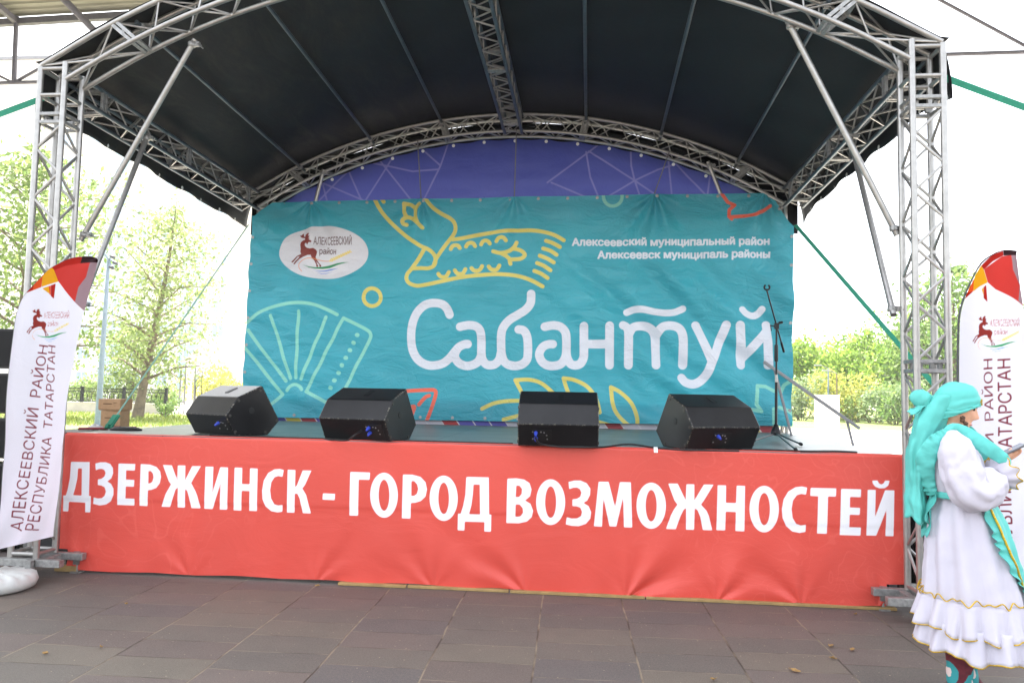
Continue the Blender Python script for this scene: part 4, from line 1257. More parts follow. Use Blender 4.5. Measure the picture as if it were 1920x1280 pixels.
flag('feather_flag', [(1795, 1100), (1797, 950), (1798, 800), (1799, 690), (1799.5, 629), (1801, 591), (1808, 561), (1818, 537), (1840, 495), (1862, 478), (1882, 469.5), (1904, 470)],
     [(1932, 1095), (1934, 950), (1933, 800), (1930, 690), (1925, 629), (1920, 591), (1916, 566), (1912, 540), (1909, 515), (1907, 495), (1905.5, 480), (1904.5, 472)], -.60,
     [('АЛЕКСЕЕВСКИЙ  РАЙОН', lambda s, t: (1868 - 6 * s - 16.5 * t, 1086 - 414 * s + 1.2 * t), .0005), ('РЕСПУБЛИКА  ТАТАРСТАН', lambda s, t: (1903 - 10 * s - (27 - 5 * s) * t, 1086 - 414 * s + 1.2 * t), .001)],
     lambda x, y: (1790 + (185 + (x - 280) * .37) / 5.33, 460 + (700 + (y - 215) * .43) / 5.33), topsR,
     'white feather flag with orange top behind the woman on the right', (3.60, 0))

# ------------------------------------------------------------------ stage monitors
def cab_mat():
    t = NT('worn black cabinet paint')
    p = t.obj()
    f = t.smooth(t.noise(5, 5, .65, p), .35, .7)
    c = t.mix(f, lin(17, 17, 19), lin(27, 27, 29))
    scr = t.noise(26, 4, .7, p, 3.0)
    c = t.mix(t.math('MULTIPLY', t.smooth(scr, .68, .72), .3), c, lin(86, 84, 80))
    bv = t.n('ShaderNodeBevel'); bv.samples = 4; bv.inputs['Radius'].default_value = .012
    ge = t.n('ShaderNodeNewGeometry')
    dt = t.n('ShaderNodeVectorMath', operation='DOT_PRODUCT'); t.l(bv.outputs[0], dt.inputs[0]); t.l(ge.outputs['Normal'], dt.inputs[1])
    edge = t.smooth(dt.outputs['Value'], .985, .93)
    chip = t.smooth(t.noise(34, 3, .7, p), .52, .60)
    c = t.mix(t.math('MULTIPLY', edge, chip), c, lin(176, 168, 150))
    t.l(c, t.b.inputs['Base Color']); t.b.inputs['Roughness'].default_value = .30; t.b.inputs['Specular IOR Level'].default_value = .35
    t.bump(t.noise(140, 2, .5, p), .25, .002)
    return t.m
M['cab'] = cab_mat()
M['bolt'] = mat('dull dark bolt', (70, 68, 64), .5, .5)
M['grille'] = mat('black steel grille', (14, 14, 15), .6, .4, bump=.4, bscale=300)
M['socket'] = mat('dark connector plate', (10, 10, 11), .5)
M['blue_plug'] = mat('blue plug', (38, 62, 170), .45)
M['cable'] = mat('black cable', (16, 16, 17), .5)
PROF = [(0, 0), (.105, .178), (-.012, .338), (-.250, .440), (-.450, .125), (-.335, 0)]     # (towards the audience, up)
def monitor(label, p, rz, L=.64, plugs=2, px=.1, cable=True):
    """p: middle of the bottom front edge; rz: turn about z"""
    t = empty('stage_monitor', p, rz, label, 'stage monitor', 'wedge stage monitors along the front of the stage')
    b = MB(); b.prism([(-a, c) for a, c in PROF], (-L / 2, 0, .004), (0, 1, 0), (0, 0, 1), (1, 0, 0), L)
    b.build('cabinet', M['cab'], t, bevel=.009)
    # grille facing the back of the stage
    b = MB(); a0 = Vector((0, .262, .432)); a1 = Vector((0, .447, .135))
    n_ = Vector((0, a1.z - a0.z, -(a1.y - a0.y))).normalized() * -1
    for s_ in (0,):
        c = (a0 + a1) / 2 + n_ * .006
        b.bar(a0 + n_ * .006 + Vector((0, 0, 0)), a1 + n_ * .006, L - .05, .012, n_[:])
    b.build('grille', M['grille'], t)
    # handle slot in the sloping top panel
    d = Vector((0, .243, .102)).normalized(); nn = Vector((0, -d.z, d.y))
    c = Vector((.02, .012, .338)) + d * .14 + nn * .0065
    b = MB(); b.bar(c - d * .055, c + d * .055, .045, .005, nn[:]); b.build('handle_slot', M['socket'], t)
    locs = []
    for s_ in (-1, 1):
        for yy, zz in ((-.06, .18), (.02, .31), (.23, .40), (.42, .13), (.30, .03), (.0, .04)):
            locs.append((s_ * (L / 2 + .001), yy, zz))
    b = MB(); b.lathe([(.008, -.005), (.013, -.003), (.013, .003), (.008, .005)], (0, 0, 0), 10, Matrix.Rotation(PI / 2, 4, 'Y')); rep(b, 'bolt', M['bolt'], t, locs)
    for s_ in (-1, 1):
        b = MB(); b.lathe([(.030, -.003), (.030, .003), (.026, .004)], (s_ * (L / 2), .15, .22), 14, Matrix.Rotation(s_ * PI / 2, 4, 'Y')); o = b.build('side_socket', M['socket'], t)
    # connector plate on the lower back panel
    e1 = Vector((0, -.105, .178)).normalized(); n1 = Vector((0, -e1.z, -e1.y)); n1 = Vector((0, -.178, -.105)).normalized()
    m_ = Vector((px, -.052, .089 + .004)) + n1 * .003
    b = MB(); b.bar(m_ - e1 * .055, m_ + e1 * .055, .16, .006, n1[:]); o = b.build('connector_plate', M['socket'], t)
    for k in range(plugs):
        q = m_ + Vector((-.045, 0, 0)) + e1 * (.028 - .048 * k)
        b = MB(); b.tube([q, q + n1 * .012, q + n1 * .03, q + n1 * .05], [.016, .016, .012, .007], 10); b.build('speaker_plug', M['blue_plug'], t, smooth=50)
    for k, (dx, dz) in enumerate(((-.005, .035), (.02, .03), (.04, .005), (.045, -.03), (-.07, .035), (-.07, -.03))):
        q = m_ + Vector((dx, 0, 0)) + e1 * dz
        b = MB(); b.tube([q, q + n1 * .007], .006, 8); b.build('screw', M['galv'], t)
    return t, m_
def mid(a, c): return ((a[0] + c[0]) / 2, (a[1] + c[1]) / 2, DECK)
monitor('black wedge monitor at left end with its top catching the light', (-2.29, .52, DECK), R(-31), plugs=1, px=.22)
monitor('black wedge monitor in front of the coral bird print, second from left', (-.90, .26, DECK), R(-15), plugs=2, px=.2)
monitor('black wedge monitor square to the front, under the yellow leaves', (.795, .10, DECK), R(2), plugs=2, px=-.13)
monitor('black wedge monitor nearest the microphone stand, turned towards the middle', (2.085, .28, DECK), R(26), plugs=1, px=-.02)

# ------------------------------------------------------------------ cables on the deck
def cable(name, pts, r, label, m=None, cat='cable', group='black cables along the stage front'):
    P = cr([(p[0], p[1], p[2]) for p in pts], 6)
    b = MB(); b.tube([Vector(q) for q in P], r, 6); o = b.build(name, m or M['cable'], None, smooth=60)
    return tag(o, label, cat, group)
z_ = DECK + .008
cable('cable', [(-.82, .12, DECK + .09), (-.86, .02, DECK + .05), (-.95, .10, z_), (-1.2, .24, z_), (-1.6, .25, z_), (-2.0, .27, z_), (-2.25, .36, z_)], .008, 'black cable lying between the two left monitors')
cable('cable', [(.62, -.02, DECK + .08), (.66, .12 - .12, DECK + .03), (.80, .015 + .02, z_), (.95, .04, z_), (1.15, .06, z_ + .004), (1.35, .09, z_ + .03), (1.55, .07, z_ + .01), (1.75, .05, z_), (2.0, .06, z_), (2.2, .08, z_)], .008, 'black cable looping from the third monitor along the deck edge')
cable('cable', [(-.5, .06 + .2, z_), (-.2, .25, z_), (.1, .24, z_), (.42, .24, z_)], .009, 'thick black cable flat on the deck between the middle monitors')
cable('cable', [(2.25, .26, z_), (2.5, .3, z_), (2.75, .27, z_), (3.0, .36, z_), (3.15, .30, z_), (3.0, .24, z_), (2.7, .23, z_)], .009, 'loose loop of black cable at the right end of the stage')
b = MB(); b.grid(lambda u, v: (1.545 + .03 * u, .03 + .08 * v if v < .6 else .078 + .004 * v, DECK + .022 - (0 if v > .4 else (.4 - v) * .1)), 2, 5)
tag(b.build('tape_strip', M['white_plastic'], None, solid=.002), 'small strip of white tape holding a cable at the deck edge', 'tape')

# ------------------------------------------------------------------ microphone stand
mp = atZ(1455, 826, DECK)
t = empty('microphone_stand', mp, 0, 'black boom microphone stand with empty clip near the right edge of the stage', 'microphone stand')
M['stand'] = mat('black stand enamel', (18, 18, 20), .35, .3, var=.1)
def L3(px, py, dy=0.0):
    return atY(px, py, mp.y + dy) - mp
b = MB(); b.lathe([(.014, .02), (.046, .03), (.05, .06), (.042, .075), (.022, .13), (.014, .135)], (0, 0, .03), 14); b.build('hub', M['stand'], t, smooth=40)
for q in ((1412, 829), (1492, 845), (1502, 835)):
    f = atZ(q[0], q[1], DECK + .01) - mp
    b = MB(); b.tube([Vector((0, 0, .075)), f + Vector((0, 0, .012))], .0085, 8); lg = b.build('leg', M['stand'], t, smooth=50)
    b = MB(); d = (f - Vector((0, 0, .075))).normalized(); b.tube([f + Vector((0, 0, .012)) - d * .05, f + Vector((0, 0, .012)) - d * .02, f + Vector((0, 0, .012)) + d * .015], [.011, .016, .014], 8); b.build('rubber_foot', M['rubber'], lg, smooth=50)
jt = L3(1456, 612)
b = MB(); b.tube([(0, 0, .1), (jt.x * .55, 0, jt.z * .55)], .0135, 10); b.tube([(jt.x * .55, 0, jt.z * .55), (jt.x, 0, jt.z)], .0095, 10); b.lathe([(.0165, 0), (.019, .02), (.019, .15), (.0165, .17)], (jt.x * .6, 0, jt.z * .69), 10); b.build('pole', M['stand'], t, smooth=50)
b = MB(); b.lathe([(.0142, 0), (.0142, .075)], (jt.x * .5, 0, jt.z * .51), 10); b.build('pole_sleeve', M['alu'], t, smooth=50)
top = L3(1438, 545, -.10); tail = L3(1470, 660, .08)
b = MB(); b.tube([top, tail], .0075, 8); b.tube([tail, tail.lerp(top, .16)], .012, 8); b.build('boom', M['stand'], t, smooth=50)
b = MB(); b.box(jt + Vector((0, 0, .005)), (.042, .04, .06)); b.tube([jt + Vector((.02, 0, .035)), jt + Vector((.06, 0, .045))], .013, 8); b.tube([jt + Vector((-.015, 0, 0)), jt + Vector((-.065, 0, .012))], .007, 6); b.tube([jt + Vector((-.058, 0, .012)), jt + Vector((-.05, 0, -.045))], .0055, 6); b.build('boom_clutch', M['stand'], t, bevel=.004)
b = MB()
ang = [R(a) for a in range(120, 421, 25)]
b.tube([top + Vector((.026 * math.cos(a), 0, .026 * math.sin(a) + .034)) for a in ang], .009, 8)
b.tube([top, top + Vector((0, 0, .018))], .012, 8); b.build('microphone_clip', M['rubber'], t, smooth=50)

# ------------------------------------------------------------------ stair rail at the back right
t = empty('stair_handrail', (3.326, 3.0, DECK), 0, 'sloping grey metal handrail of the steps at the right rear of the stage', 'handrail')
o_ = Vector((3.326, 3.0, DECK))
M['rail'] = mat('worn grey rail paint', (136, 136, 138), .5, .2)
b = MB(); b.bar(atY(1432, 678, 3) - o_, atY(1612, 803, 3) - o_, .028, .034); b.build('rail', M['rail'], t, bevel=.004)
for q, r_ in (((1452, 692), (1484, 812)), ((1588, 789), (1604, 853))):
    b = MB(); p0 = atY(*q, 3.03) - o_; p1 = atY(*r_, 3.03) - o_
    if q[0] > 1500: p1 = p0 + (p1 - p0) * (1.9)
    else: p1.z = .0
    b.bar(p0, p1, .026, .026, (0, 1, 0)); b.build('post', M['rail'], t, bevel=.003)
# steps the rail belongs to
t = empty('stage_steps', (3.95, 2.6, 0), 0, 'grey metal steps going down from the right side of the stage', 'steps')
b = MB()
for k in range(4):
    b.box((-.32 + .26 * k, 0, .94 - .235 * k), (.26, .75, .035))
b.build('treads', M['steel_grey'], t, bevel=.004)
b = MB()
for y in (-.36, .36):
    b.bar((-.46, y, 1.03), (.60, y, .05), .03, .16)
    b.bar((.58, y, .0), (.58, y, .12), .05, .05)
b.build('stringers', M['steel_grey'], t)

# ------------------------------------------------------------------ green ratchet straps
def strap(pts, wd, label, up=(0, 1, 0)):
    P = [Vector(p) for p in pts]
    t = empty('ratchet_strap', P[0], 0, label, 'strap', 'green ratchet straps bracing the stage')
    b = MB()
    for a, c in zip(P[:-1], P[1:]):
        b.bar(a - P[0], c - P[0], wd, .004, up)
    b.build('webbing', M['strap2'] if wd < .03 else M['strap'], t)
    return t, P
p = atY(72, 181, 0); q = atY(0, 208, 0); d = q - p
strap([(-3.70, .03, 4.11), p + d * (p.z - .05) / (p.z - q.z)], .05, 'green strap slanting away from top of the left front tower', (0, 1, .3))
p = atY(1775, 143, 0); q = atY(1920, 197, 0); d = q - p
strap([(3.70, .03, 4.12), p + d * (p.z - .05) / (p.z - q.z)], .05, 'green strap slanting away from top of the right front tower', (0, 1, .3))
a = Vector((3.62, 3.86, 3.80)); c = atY(1752, 722, 1.1); d = c - a
strap([a, a + d * (a.z - .06) / (a.z - c.z)], .05, 'green strap from the right rear tower down past the right front tower', (0, 1, 0))
M['strap2'] = mat('pale green webbing', (120, 160, 146), .8)
a = Vector((-3.635, 3.86, 3.83)); c = atY(206, 797, .98)
t, P = strap([a, c], .018, 'thin strap from the left rear tower to a green ratchet near the boxes', (0, 1, 0))
b = MB(); dd = (c - a).normalized(); o_ = c - a
b.bar(o_ - dd * .14, o_ + dd * .04, .075, .02, (0, 1, 0)); b.bar(o_ - dd * .12, o_ + dd * .0 , .05, .035, (0, 1, 0)); b.tube([o_ + Vector((0, -.05, 0)), o_ + Vector((0, .05, 0))], .018, 8)
b.build('ratchet', mat('green ratchet webbing', (32, 120, 92), .6), t, bevel=.003)
b = MB(); b.lathe([(.014, 0), (.014, .03), (.006, .034)], (o_.x, o_.y, DECK - P[0].z - .01), 10); b.build('anchor_bolt', M['galv'], t)

# ------------------------------------------------------------------ things beside the stage, left
t = empty('flight_case', (-3.86, 1.16, 0), 0, 'black flight case beside the left end of the stage under the cardboard boxes', 'case')
b = MB(); b.box((0, 0, .60), (.68, .86, 1.10)); b.build('body', M['black'], t, bevel=.01)
b = MB()
for x in (-.34, .34):
    for y in (-.43, .43):
        b.bar((x, y, .05), (x, y, 1.15), .03, .03)
b.build('corner_rails', M['galv'], t)
b = MB()
for x in (-.26, .26):
    for y in (-.34, .34):
        b.lathe([(.03, -.015), (.045, -.012), (.045, .012), (.03, .015)], (x, y, .045), 12, Matrix.Rotation(PI / 2, 4, 'X'))
b.build('castors', M['rubber'], t)
TOPZ = 1.152
M['card'] = mat('brown cardboard', (176, 140, 104), .85, var=.08, vscale=20, bump=.15, bscale=80)
M['card_print'] = mat('dark print on cardboard', (112, 84, 60), .85)
def carton(cx, cy, z, w_, d_, h_, rz, label, flap=True):
    t = empty('cardboard_box', (cx, cy, z), rz, label, 'box', 'cardboard boxes on the flight case')
    b = MB(); b.box((0, 0, h_ / 2), (w_, d_, h_)); b.build('carton', M['card'], t, bevel=.004)
    if flap:
        b = MB(); b.box((0, 0, h_ + .003 - .05), (w_ + .012, d_ + .012, .106)); b.build('lid', M['card'], t, bevel=.004)
    b = MB(); b.box((-.02, -d_ / 2 - (.0075 if flap else .0015), h_ * .62), (w_ * .4, .002, .010)); b.box((.06, -d_ / 2 - (.0075 if flap else .0015), h_ * .62 + .012), (w_ * .15, .002, .006)); b.build('printed_mark', M['card_print'], t)
bx = atY(198, 803, 1.25)
carton(bx.x, 1.40, TOPZ, .205, .18, .19, R(4), 'lower cardboard box of the pair by the lamp post', False)
carton(bx.x - .005, 1.40, TOPZ + .192, .225, .20, .11, R(1), 'lidded cardboard box on top of the other one')
b = MB(); p0 = atY(148, 803.5, 1.0); p1 = atY(255, 801.5, 1.0)
b.tube([p0, p0.lerp(p1, .45), p1], [.014, .013, .013], 8); b.tube([p0.lerp(p1, .6), p0.lerp(p1, .72)], .021, 10)
o = b.build('red_pole', mat('dark red lacquer', (112, 24, 30), .4), None, smooth=50)
tag(o, 'dark red pole lying in front of the cardboard boxes', 'pole')
b = MB()
def rag(u, v):
    a = 2 * PI * u; r_ = (.075 + .02 * math.sin(3 * a)) * math.sin(PI * min(.999, v) * .5 + .0)
    return (r_ * math.cos(a), r_ * .7 * math.sin(a), .05 * (1 - v) ** .7 + .008 * math.sin(5 * a + 6 * v) + .008)
b.grid(rag, 24, 8); p = atZ(177, 806, TOPZ)
o = b.build('crumpled_cloth', cloth_mat('white rag', (214, 210, 206), .1), None, loc=(p.x, p.y, TOPZ), smooth=70); tag(o, 'small crumpled white cloth beside the dark red pole', 'cloth')
b = MB(); p = atZ(222, 807, DECK); b.lathe([(.15, 0), (.16, .012), (.12, .03), (.05, .034), (.02, .034)], (0, 0, 0), 20, Matrix.Diagonal((1, .5, 1, 1)))
o = b.build('rubber_base', M['rubber'], None, loc=(-3.30, p.y + .05, DECK + .001), smooth=40); tag(o, 'flat round black rubber base on the deck by the green ratchet', 'base')

# black loudspeaker stacks at both sides
def louder(label, x, y, rz, n, w_=.62, d_=.5, h_=.30, gap=.075, z0=.0):
    t = empty('loudspeaker_stack', (x, y, 0), rz, label, 'loudspeaker', None)
    z = z0
    for k in range(n):
        b = MB()
        b.prism([(-d_ / 2, .0), (d_ / 2, .02), (d_ / 2, h_ - .02), (-d_ / 2, h_)], (-w_ / 2, 0, z), (0, 1, 0), (0, 0, 1), (1, 0, 0), w_)
        o = b.build('cabinet', M['black'], t, bevel=.01)
        b = MB(); b.box((0, -d_ / 2 - .006, z + h_ / 2), (w_ - .06, .012, h_ - .05)); b.build('grille', M['grille'], o)
        z += h_ + gap
    for sx in (-1, 1):
        for yy in (-.16, .16):
            b = MB(); b.bar((sx * (w_ / 2 + .012), yy, z0), (sx * (w_ / 2 + .012), yy, z - gap), .02, .035); b.build('rigging_bar', M['black'], t)
louder('tall stack of black loudspeakers at the left edge behind the feather flag', -4.76, 1.0, R(8), 5, .66, .5, .385, .045, .02)
louder('black loudspeaker on the ground behind the right front tower', 4.12, .9, R(-4), 2, .7, .55, .48, .01, .0)

# ------------------------------------------------------------------ background: trees, fence, lamp, buildings
M['bark'] = mat('bark', (112, 98, 84), .9, var=.3, vscale=3, bump=.6, bscale=8)
M['leaf_a'] = leaf_mat('leaves pale', (112, 130, 78), (160, 172, 112))
M['leaf_b'] = leaf_mat('leaves mid', (96, 122, 62), (144, 160, 96))
M['leaf_r'] = leaf_mat('leaves far right', (98, 134, 42), (152, 174, 78))
M['leaf_c'] = leaf_mat('leaves deep', (80, 112, 56), (130, 152, 84))
M['leaf_y'] = leaf_mat('leaves yellow green', (150, 160, 70), (186, 178, 92))
M['leaf_s'] = leaf_mat('leaves silver', (112, 134, 96), (150, 164, 124))
def leaf(mb, p, s, rg):
    d = Vector((rg.gauss(0, 1), rg.gauss(0, 1), rg.gauss(0, 1) - .3)).normalized()
    u = d.orthogonal().normalized(); a = rg.uniform(0, 2 * PI)
    v = (u * math.cos(a) + d.cross(u) * math.sin(a))
    p = Vector(p)
    mb.add([p - d * s, p + v * s * .5, p + d * s, p - v * s * .5], [(0, 1, 2, 3)])
def tree(label, x, y, h, rad, leafm, seed, trunk=.16, base=.25, lean=(0, 0), nl=5000, ls=.13, group=None, shape='oval', cat='tree', name='deciduous_tree', nlimb=26, spread=.34):
    rg = random.Random(seed)
    t = empty(name, (x, y, 0), 0, label, cat, group)
    b = MB()
    def axis(f): return Vector((lean[0] * f + .12 * math.sin(f * 5 + seed) * f, lean[1] * f + .1 * math.cos(f * 4 + seed) * f, h * .97 * f))
    ks = [k / 10 for k in range(11)]
    b.tube([axis(k) for k in ks], [max(.012, trunk * (1 - k) ** .85 * (1.25 if k == 0 else 1)) for k in ks], 9)
    tips = []
    for i in range(nlimb):
        f = base + (1 - base) * ((i + rg.random()) / nlimb) ** .95
        p0 = axis(f * .97)
        q = (f - base) / (1 - base)
        env = {'oval': math.sin(PI * min(1, q * .80 + .2)) ** .8, 'cone': (1 - q) ** .75 * .95 + .08, 'round': math.sqrt(max(0, 1 - (2 * q - .9) ** 2)) * .95 + .08}[shape]
        a = i * 2.399 + rg.uniform(-.4, .4)
        L = rad * env * rg.uniform(.65, 1.1)
        up = rg.uniform(.15, .5) * L
        p1 = p0 + Vector((math.cos(a) * L * .55, math.sin(a) * L * .55, up * .7)); p2 = p0 + Vector((math.cos(a) * L, math.sin(a) * L, up * rg.uniform(.6, 1.1)))
        r0 = max(.012, trunk * .42 * (1 - f))
        b.tube([p0, p1, p2], [r0, r0 * .6, r0 * .22], 5, cap=False)
        tips += [(p0.lerp(p1, .7), L), (p1, L), (p1.lerp(p2, .5), L), (p2, L)]
        for _ in range(2):
            s0 = p0.lerp(p1, rg.uniform(.4, 1)); s1 = s0 + Vector((rg.gauss(0, 1), rg.gauss(0, 1), rg.gauss(.2, .7))).normalized() * L * rg.uniform(.3, .5)
            b.tube([s0, s1], [r0 * .4, r0 * .12], 4, cap=False); tips += [(s1, L), (s0.lerp(s1, .6), L)]
    tips.append((axis(1), rad * .3))
    b.build('trunk', M['bark'], t, smooth=60)
    b = MB()
    wts = [max(.15, L) * rg.uniform(.4, 1.6) for _, L in tips]
    for p, L in rg.choices(tips, wts, k=nl):
        s_ = max(.2, L * spread)
        q = p + Vector((rg.gauss(0, s_ * .6), rg.gauss(0, s_ * .6), rg.gauss(0, s_ * .5)))
        if q.z < .12 * h * (1 if name == 'deciduous_tree' else .1): continue
        leaf(b, q, ls * rg.uniform(.6, 1.3), rg)
    b.build('crown', leafm, t)
    return t
def bush(label, x, y, r_, h, leafm, seed, nl=1500, ls=.11, group='bushes behind the railing', cat='bush'):
    rg = random.Random(seed)
    t = empty('leafy_bush', (x, y, 0), 0, label, cat, group)
    b = MB()
    cl = [(rg.gauss(0, r_ * .45), rg.gauss(0, r_ * .45), h * rg.uniform(.25, .85), rg.uniform(.3, .55) * r_) for _ in range(11)]
    for c in cl: b.tube([(c[0] * .2, c[1] * .2, 0), (c[0] * .7, c[1] * .7, c[2] * .6), c[:3]], [.03, .02, .008], 4)
    b.build('stems', M['bark'], t)
    b = MB()
    for _ in range(nl):
        c = rg.choice(cl); d = Vector((rg.gauss(0, 1), rg.gauss(0, 1), rg.gauss(0, 1))).normalized() * c[3] * rg.uniform(.5, 1.05)
        q = Vector(c[:3]) + d
        if q.z > .02: leaf(b, q, ls * rg.uniform(.6, 1.3), rg)
    b.build('foliage', leafm, t)
    return t
p = atZ(258, 783, 0)
tree('tall slim tree with airy crown and tilted trunk behind the left side of the stage', p.x, p.y, 11.6, 4.0, M['leaf_a'], 11, .24, .16, (1.3, .5), 5600, .12, None, 'oval', nlimb=34, spread=.30)
p = atZ(28, 783, 0)
tree('broad leafy tree at the far left edge behind the tower', p.x, p.y, 14.0, 4.6, M['leaf_b'], 23, .34, .2, (-.4, .8), 6000, .15, None, 'oval', nlimb=34)
p = atZ(150, 772, 0)
tree('small young tree standing between the left flag and the lamp post', p.x, 41, 5.6, 2.2, M['leaf_b'], 31, .14, .2, (.2, .2), 2200, .13, None, 'round')
for i, (px, y, r_, h, m_, lab) in enumerate([(145, 39.5, 1.8, 1.9, 'leaf_b', 'bright bush behind the railing beside the left flag'), (205, 40.5, 1.7, 2.0, 'leaf_b', 'bright bush behind the railing right of the lamp post'), (300, 39.6, 1.5, 1.5, 'leaf_b', 'bright low bush behind the railing right of the tilted trunk'), (395, 44, 1.9, 3.2, 'leaf_y', 'yellowish bush near the left end of the backdrop'), (440, 46, 1.4, 2.8, 'leaf_y', 'yellowish bush hidden partly by the backdrop edge')]):
    q = atY(px, 760, y); bush(lab, q.x, y, r_, h, M[m_], 50 + i)
q = atZ(288, 781, 0); bush('small shrub at the foot of the tilted tree trunk', q.x + .6, q.y, .75, .9, M['leaf_c'], 66, 500, .09)

# right hand trees
RT_ = [(1500, 62, 6.3, 3.9, 'leaf_b', 'round', 'rounded bright tree right beside the edge of the backdrop'), (1548, 66, 5.2, 3.4, 'leaf_b', 'round', 'lower rounded tree behind the white pillar'), (1590, 58, 5.4, 3.2, 'leaf_b', 'oval', 'pale tree just right of the white pillar'), (1622, 64, 7.6, 4.0, 'leaf_a', 'oval', 'tall pale tree in the middle of the right hand gap'),
       (1695, 60, 7.6, 3.6, 'leaf_b', 'oval', 'tall tree seen through the right front tower'), (1735, 56, 9.8, 4.0, 'leaf_c', 'oval', 'darker tree beyond the right front tower'), (1790, 52, 11.5, 4.4, 'leaf_c', 'oval', 'tall dark tree between the tower and the right flag'), (1850, 58, 9.5, 4.2, 'leaf_b', 'round', 'leafy tree hidden behind the right flag'), (1935, 55, 9.0, 4.2, 'leaf_b', 'round', 'leafy tree at the right edge of the view')]
for i, (px, y, h, r_, m_, sh, lab) in enumerate(RT_):
    q = atY(px, 770, y); tree(lab, q.x, y, h * 1.08, r_, M['leaf_r' if m_ in ('leaf_a', 'leaf_b') else m_], 100 + i, .2, .12, (0, 0), 3800, .20, 'trees beyond the lawn on the right', sh, nlimb=26, spread=.34)
for i, (px, y, r_, h, m_, lab) in enumerate([(1502, 52, 2.0, 3.4, 'leaf_s', 'greyish bush at the foot of the trees beside the backdrop'), (1535, 54, 2.2, 3.6, 'leaf_y', 'yellow green bush left of the white pillar'), (1600, 51, 2.3, 3.2, 'leaf_y', 'yellow green bush right of the white pillar'), (1640, 50, 2.4, 3.0, 'leaf_b', 'low bright bush below the tall pale tree'), (1680, 47, 2.3, 2.8, 'leaf_s', 'silvery bush close to the right front tower'), (1730, 46, 2.3, 3.0, 'leaf_c', 'dark bush seen through the right front tower'), (1560, 56, 2.4, 4.0, 'leaf_b', 'bright bush straight behind the white pillar')]):
    q = atY(px, 780, y); bush(lab, q.x, y, r_, h, M[m_], 150 + i, 1300, .15, 'bushes in front of the right hand trees')

# lamp post with four lamp heads
p = atY(184, 780, 22); p.z = 0
t = empty('lamp_post', (p.x, 22, 0), 0, 'tall pale blue lamp post with four round lamp heads', 'lamp post')
M['lamp_blue'] = mat('pale blue post paint', (118, 132, 150), .5, .1)
tp = atY(204, 484, 22)
b = MB(); b.tube([(0, 0, 0), (tp.x - p.x, 0, tp.z)], [.12, .06], 12); b.tube([(0, 0, 0), (0, 0, .05)], .22, 12); b.build('post', M['lamp_blue'], t, smooth=50)
for q in ((190, 473), (211, 482), (216, 494), (209, 502)):
    c = atY(q[0], q[1], 21.85) - Vector((p.x, 22, 0))
    top_ = Vector((tp.x - p.x, 0, tp.z - .08))
    b = MB(); b.tube([top_, top_.lerp(c, .5) + Vector((0, 0, .05)), c], .03, 6); ar = b.build('arm', M['lamp_blue'], t, smooth=50)
    sx = -1 if q[0] < 204 else 1
    b = MB(); b.lathe([(.02, .08), (.07, .07), (.115, .015), (.12, -.015), (.08, -.04), (.02, -.045)], c, 14, Matrix.Rotation(sx * R(25), 4, 'Y')); b.build('lamp_head', mat('grey lamp housing', (64, 64, 66), .5), t, smooth=50)

# low wall with ornamental railing
p0 = atY(95, 770, 36); p1 = atY(312, 770, 36)
wx0, wx1 = p0.x - 8, p1.x
t = empty('railing_wall', (wx1, 36, 0), 0, 'low pale wall with black ornamental iron railing behind the lawn', 'fence')
b = MB(); b.box(((wx0 - wx1) / 2, 0, .27), (wx1 - wx0, .35, .54)); b.box(((wx0 - wx1) / 2, 0, .565), (wx1 - wx0 + .06, .42, .05)); b.build('low_wall', M['concrete'], t, bevel=.01)
M['iron'] = mat('black wrought iron', (34, 34, 38), .6, .2)
nb_ = int((wx1 - wx0) / 2.6)
for k in range(nb_):
    x1 = -k * 2.6 - .12; x0 = x1 - 2.48
    b = MB()
    for z in (.66, 1.22, 1.40): b.bar((x0, 0, z), (x1, 0, z), .03, .035)
    m_ = 9
    for i in range(m_):
        xc = x0 + (i + .5) * (x1 - x0) / m_; w_ = (x1 - x0) / m_ * .46
        b.tube([(xc + w_ * math.cos(a), 0, .94 + .27 * math.sin(a)) for a in [2 * PI * j / 12 for j in range(13)]], .014, 4, cap=False)
        for s_ in (-.5, .5):
            b.tube([(xc + s_ * w_ + w_ * .42 * math.cos(a), 0, 1.31 + .075 * math.sin(a)) for a in [2 * PI * j / 8 for j in range(9)]], .012, 4, cap=False)
    b.build('railing_panel', M['iron'], t)
    b = MB(); b.box((x1 + .06, 0, 1.02), (.14, .14, .9)); b.box((x1 + .06, 0, 1.49), (.18, .18, .05)); b.build('post', M['iron'], t)
# gate beside the railing end
q = atY(352, 775, 37); t = empty('iron_gate', (q.x, 37, 0), 0, 'thin white gate posts with curled black ironwork right of the railing', 'gate')
b = MB()
for dx in (-.55, -.25, 0.35): b.tube([(dx, 0, 0), (dx, 0, 2.9)], .05, 8)
b.bar((-.55, 0, 1.6), (-.25, 0, 1.6), .04, .05); b.bar((-.55, 0, .7), (-.25, 0, .7), .04, .05); b.build('gate_posts', M['steel_grey'], t)
b = MB(); b.box((.05, 0, 1.75), (.24, .05, 2.3)); b.build('white_board', M['white_plastic'], t, bevel=.005)
b = MB()
for k in range(5):
    z = 1.5 + k * .24
    b.tube([(.45 + .25 * j / 6, 0, z + .2 * math.sin(j / 6 * PI * .6)) for j in range(7)], .022, 5)
for dx in (.42, .78): b.tube([(dx, 0, .2), (dx, 0, 2.55 if dx > .5 else 2.0)], .022, 5)
b.build('curled_ironwork', M['iron'], t)

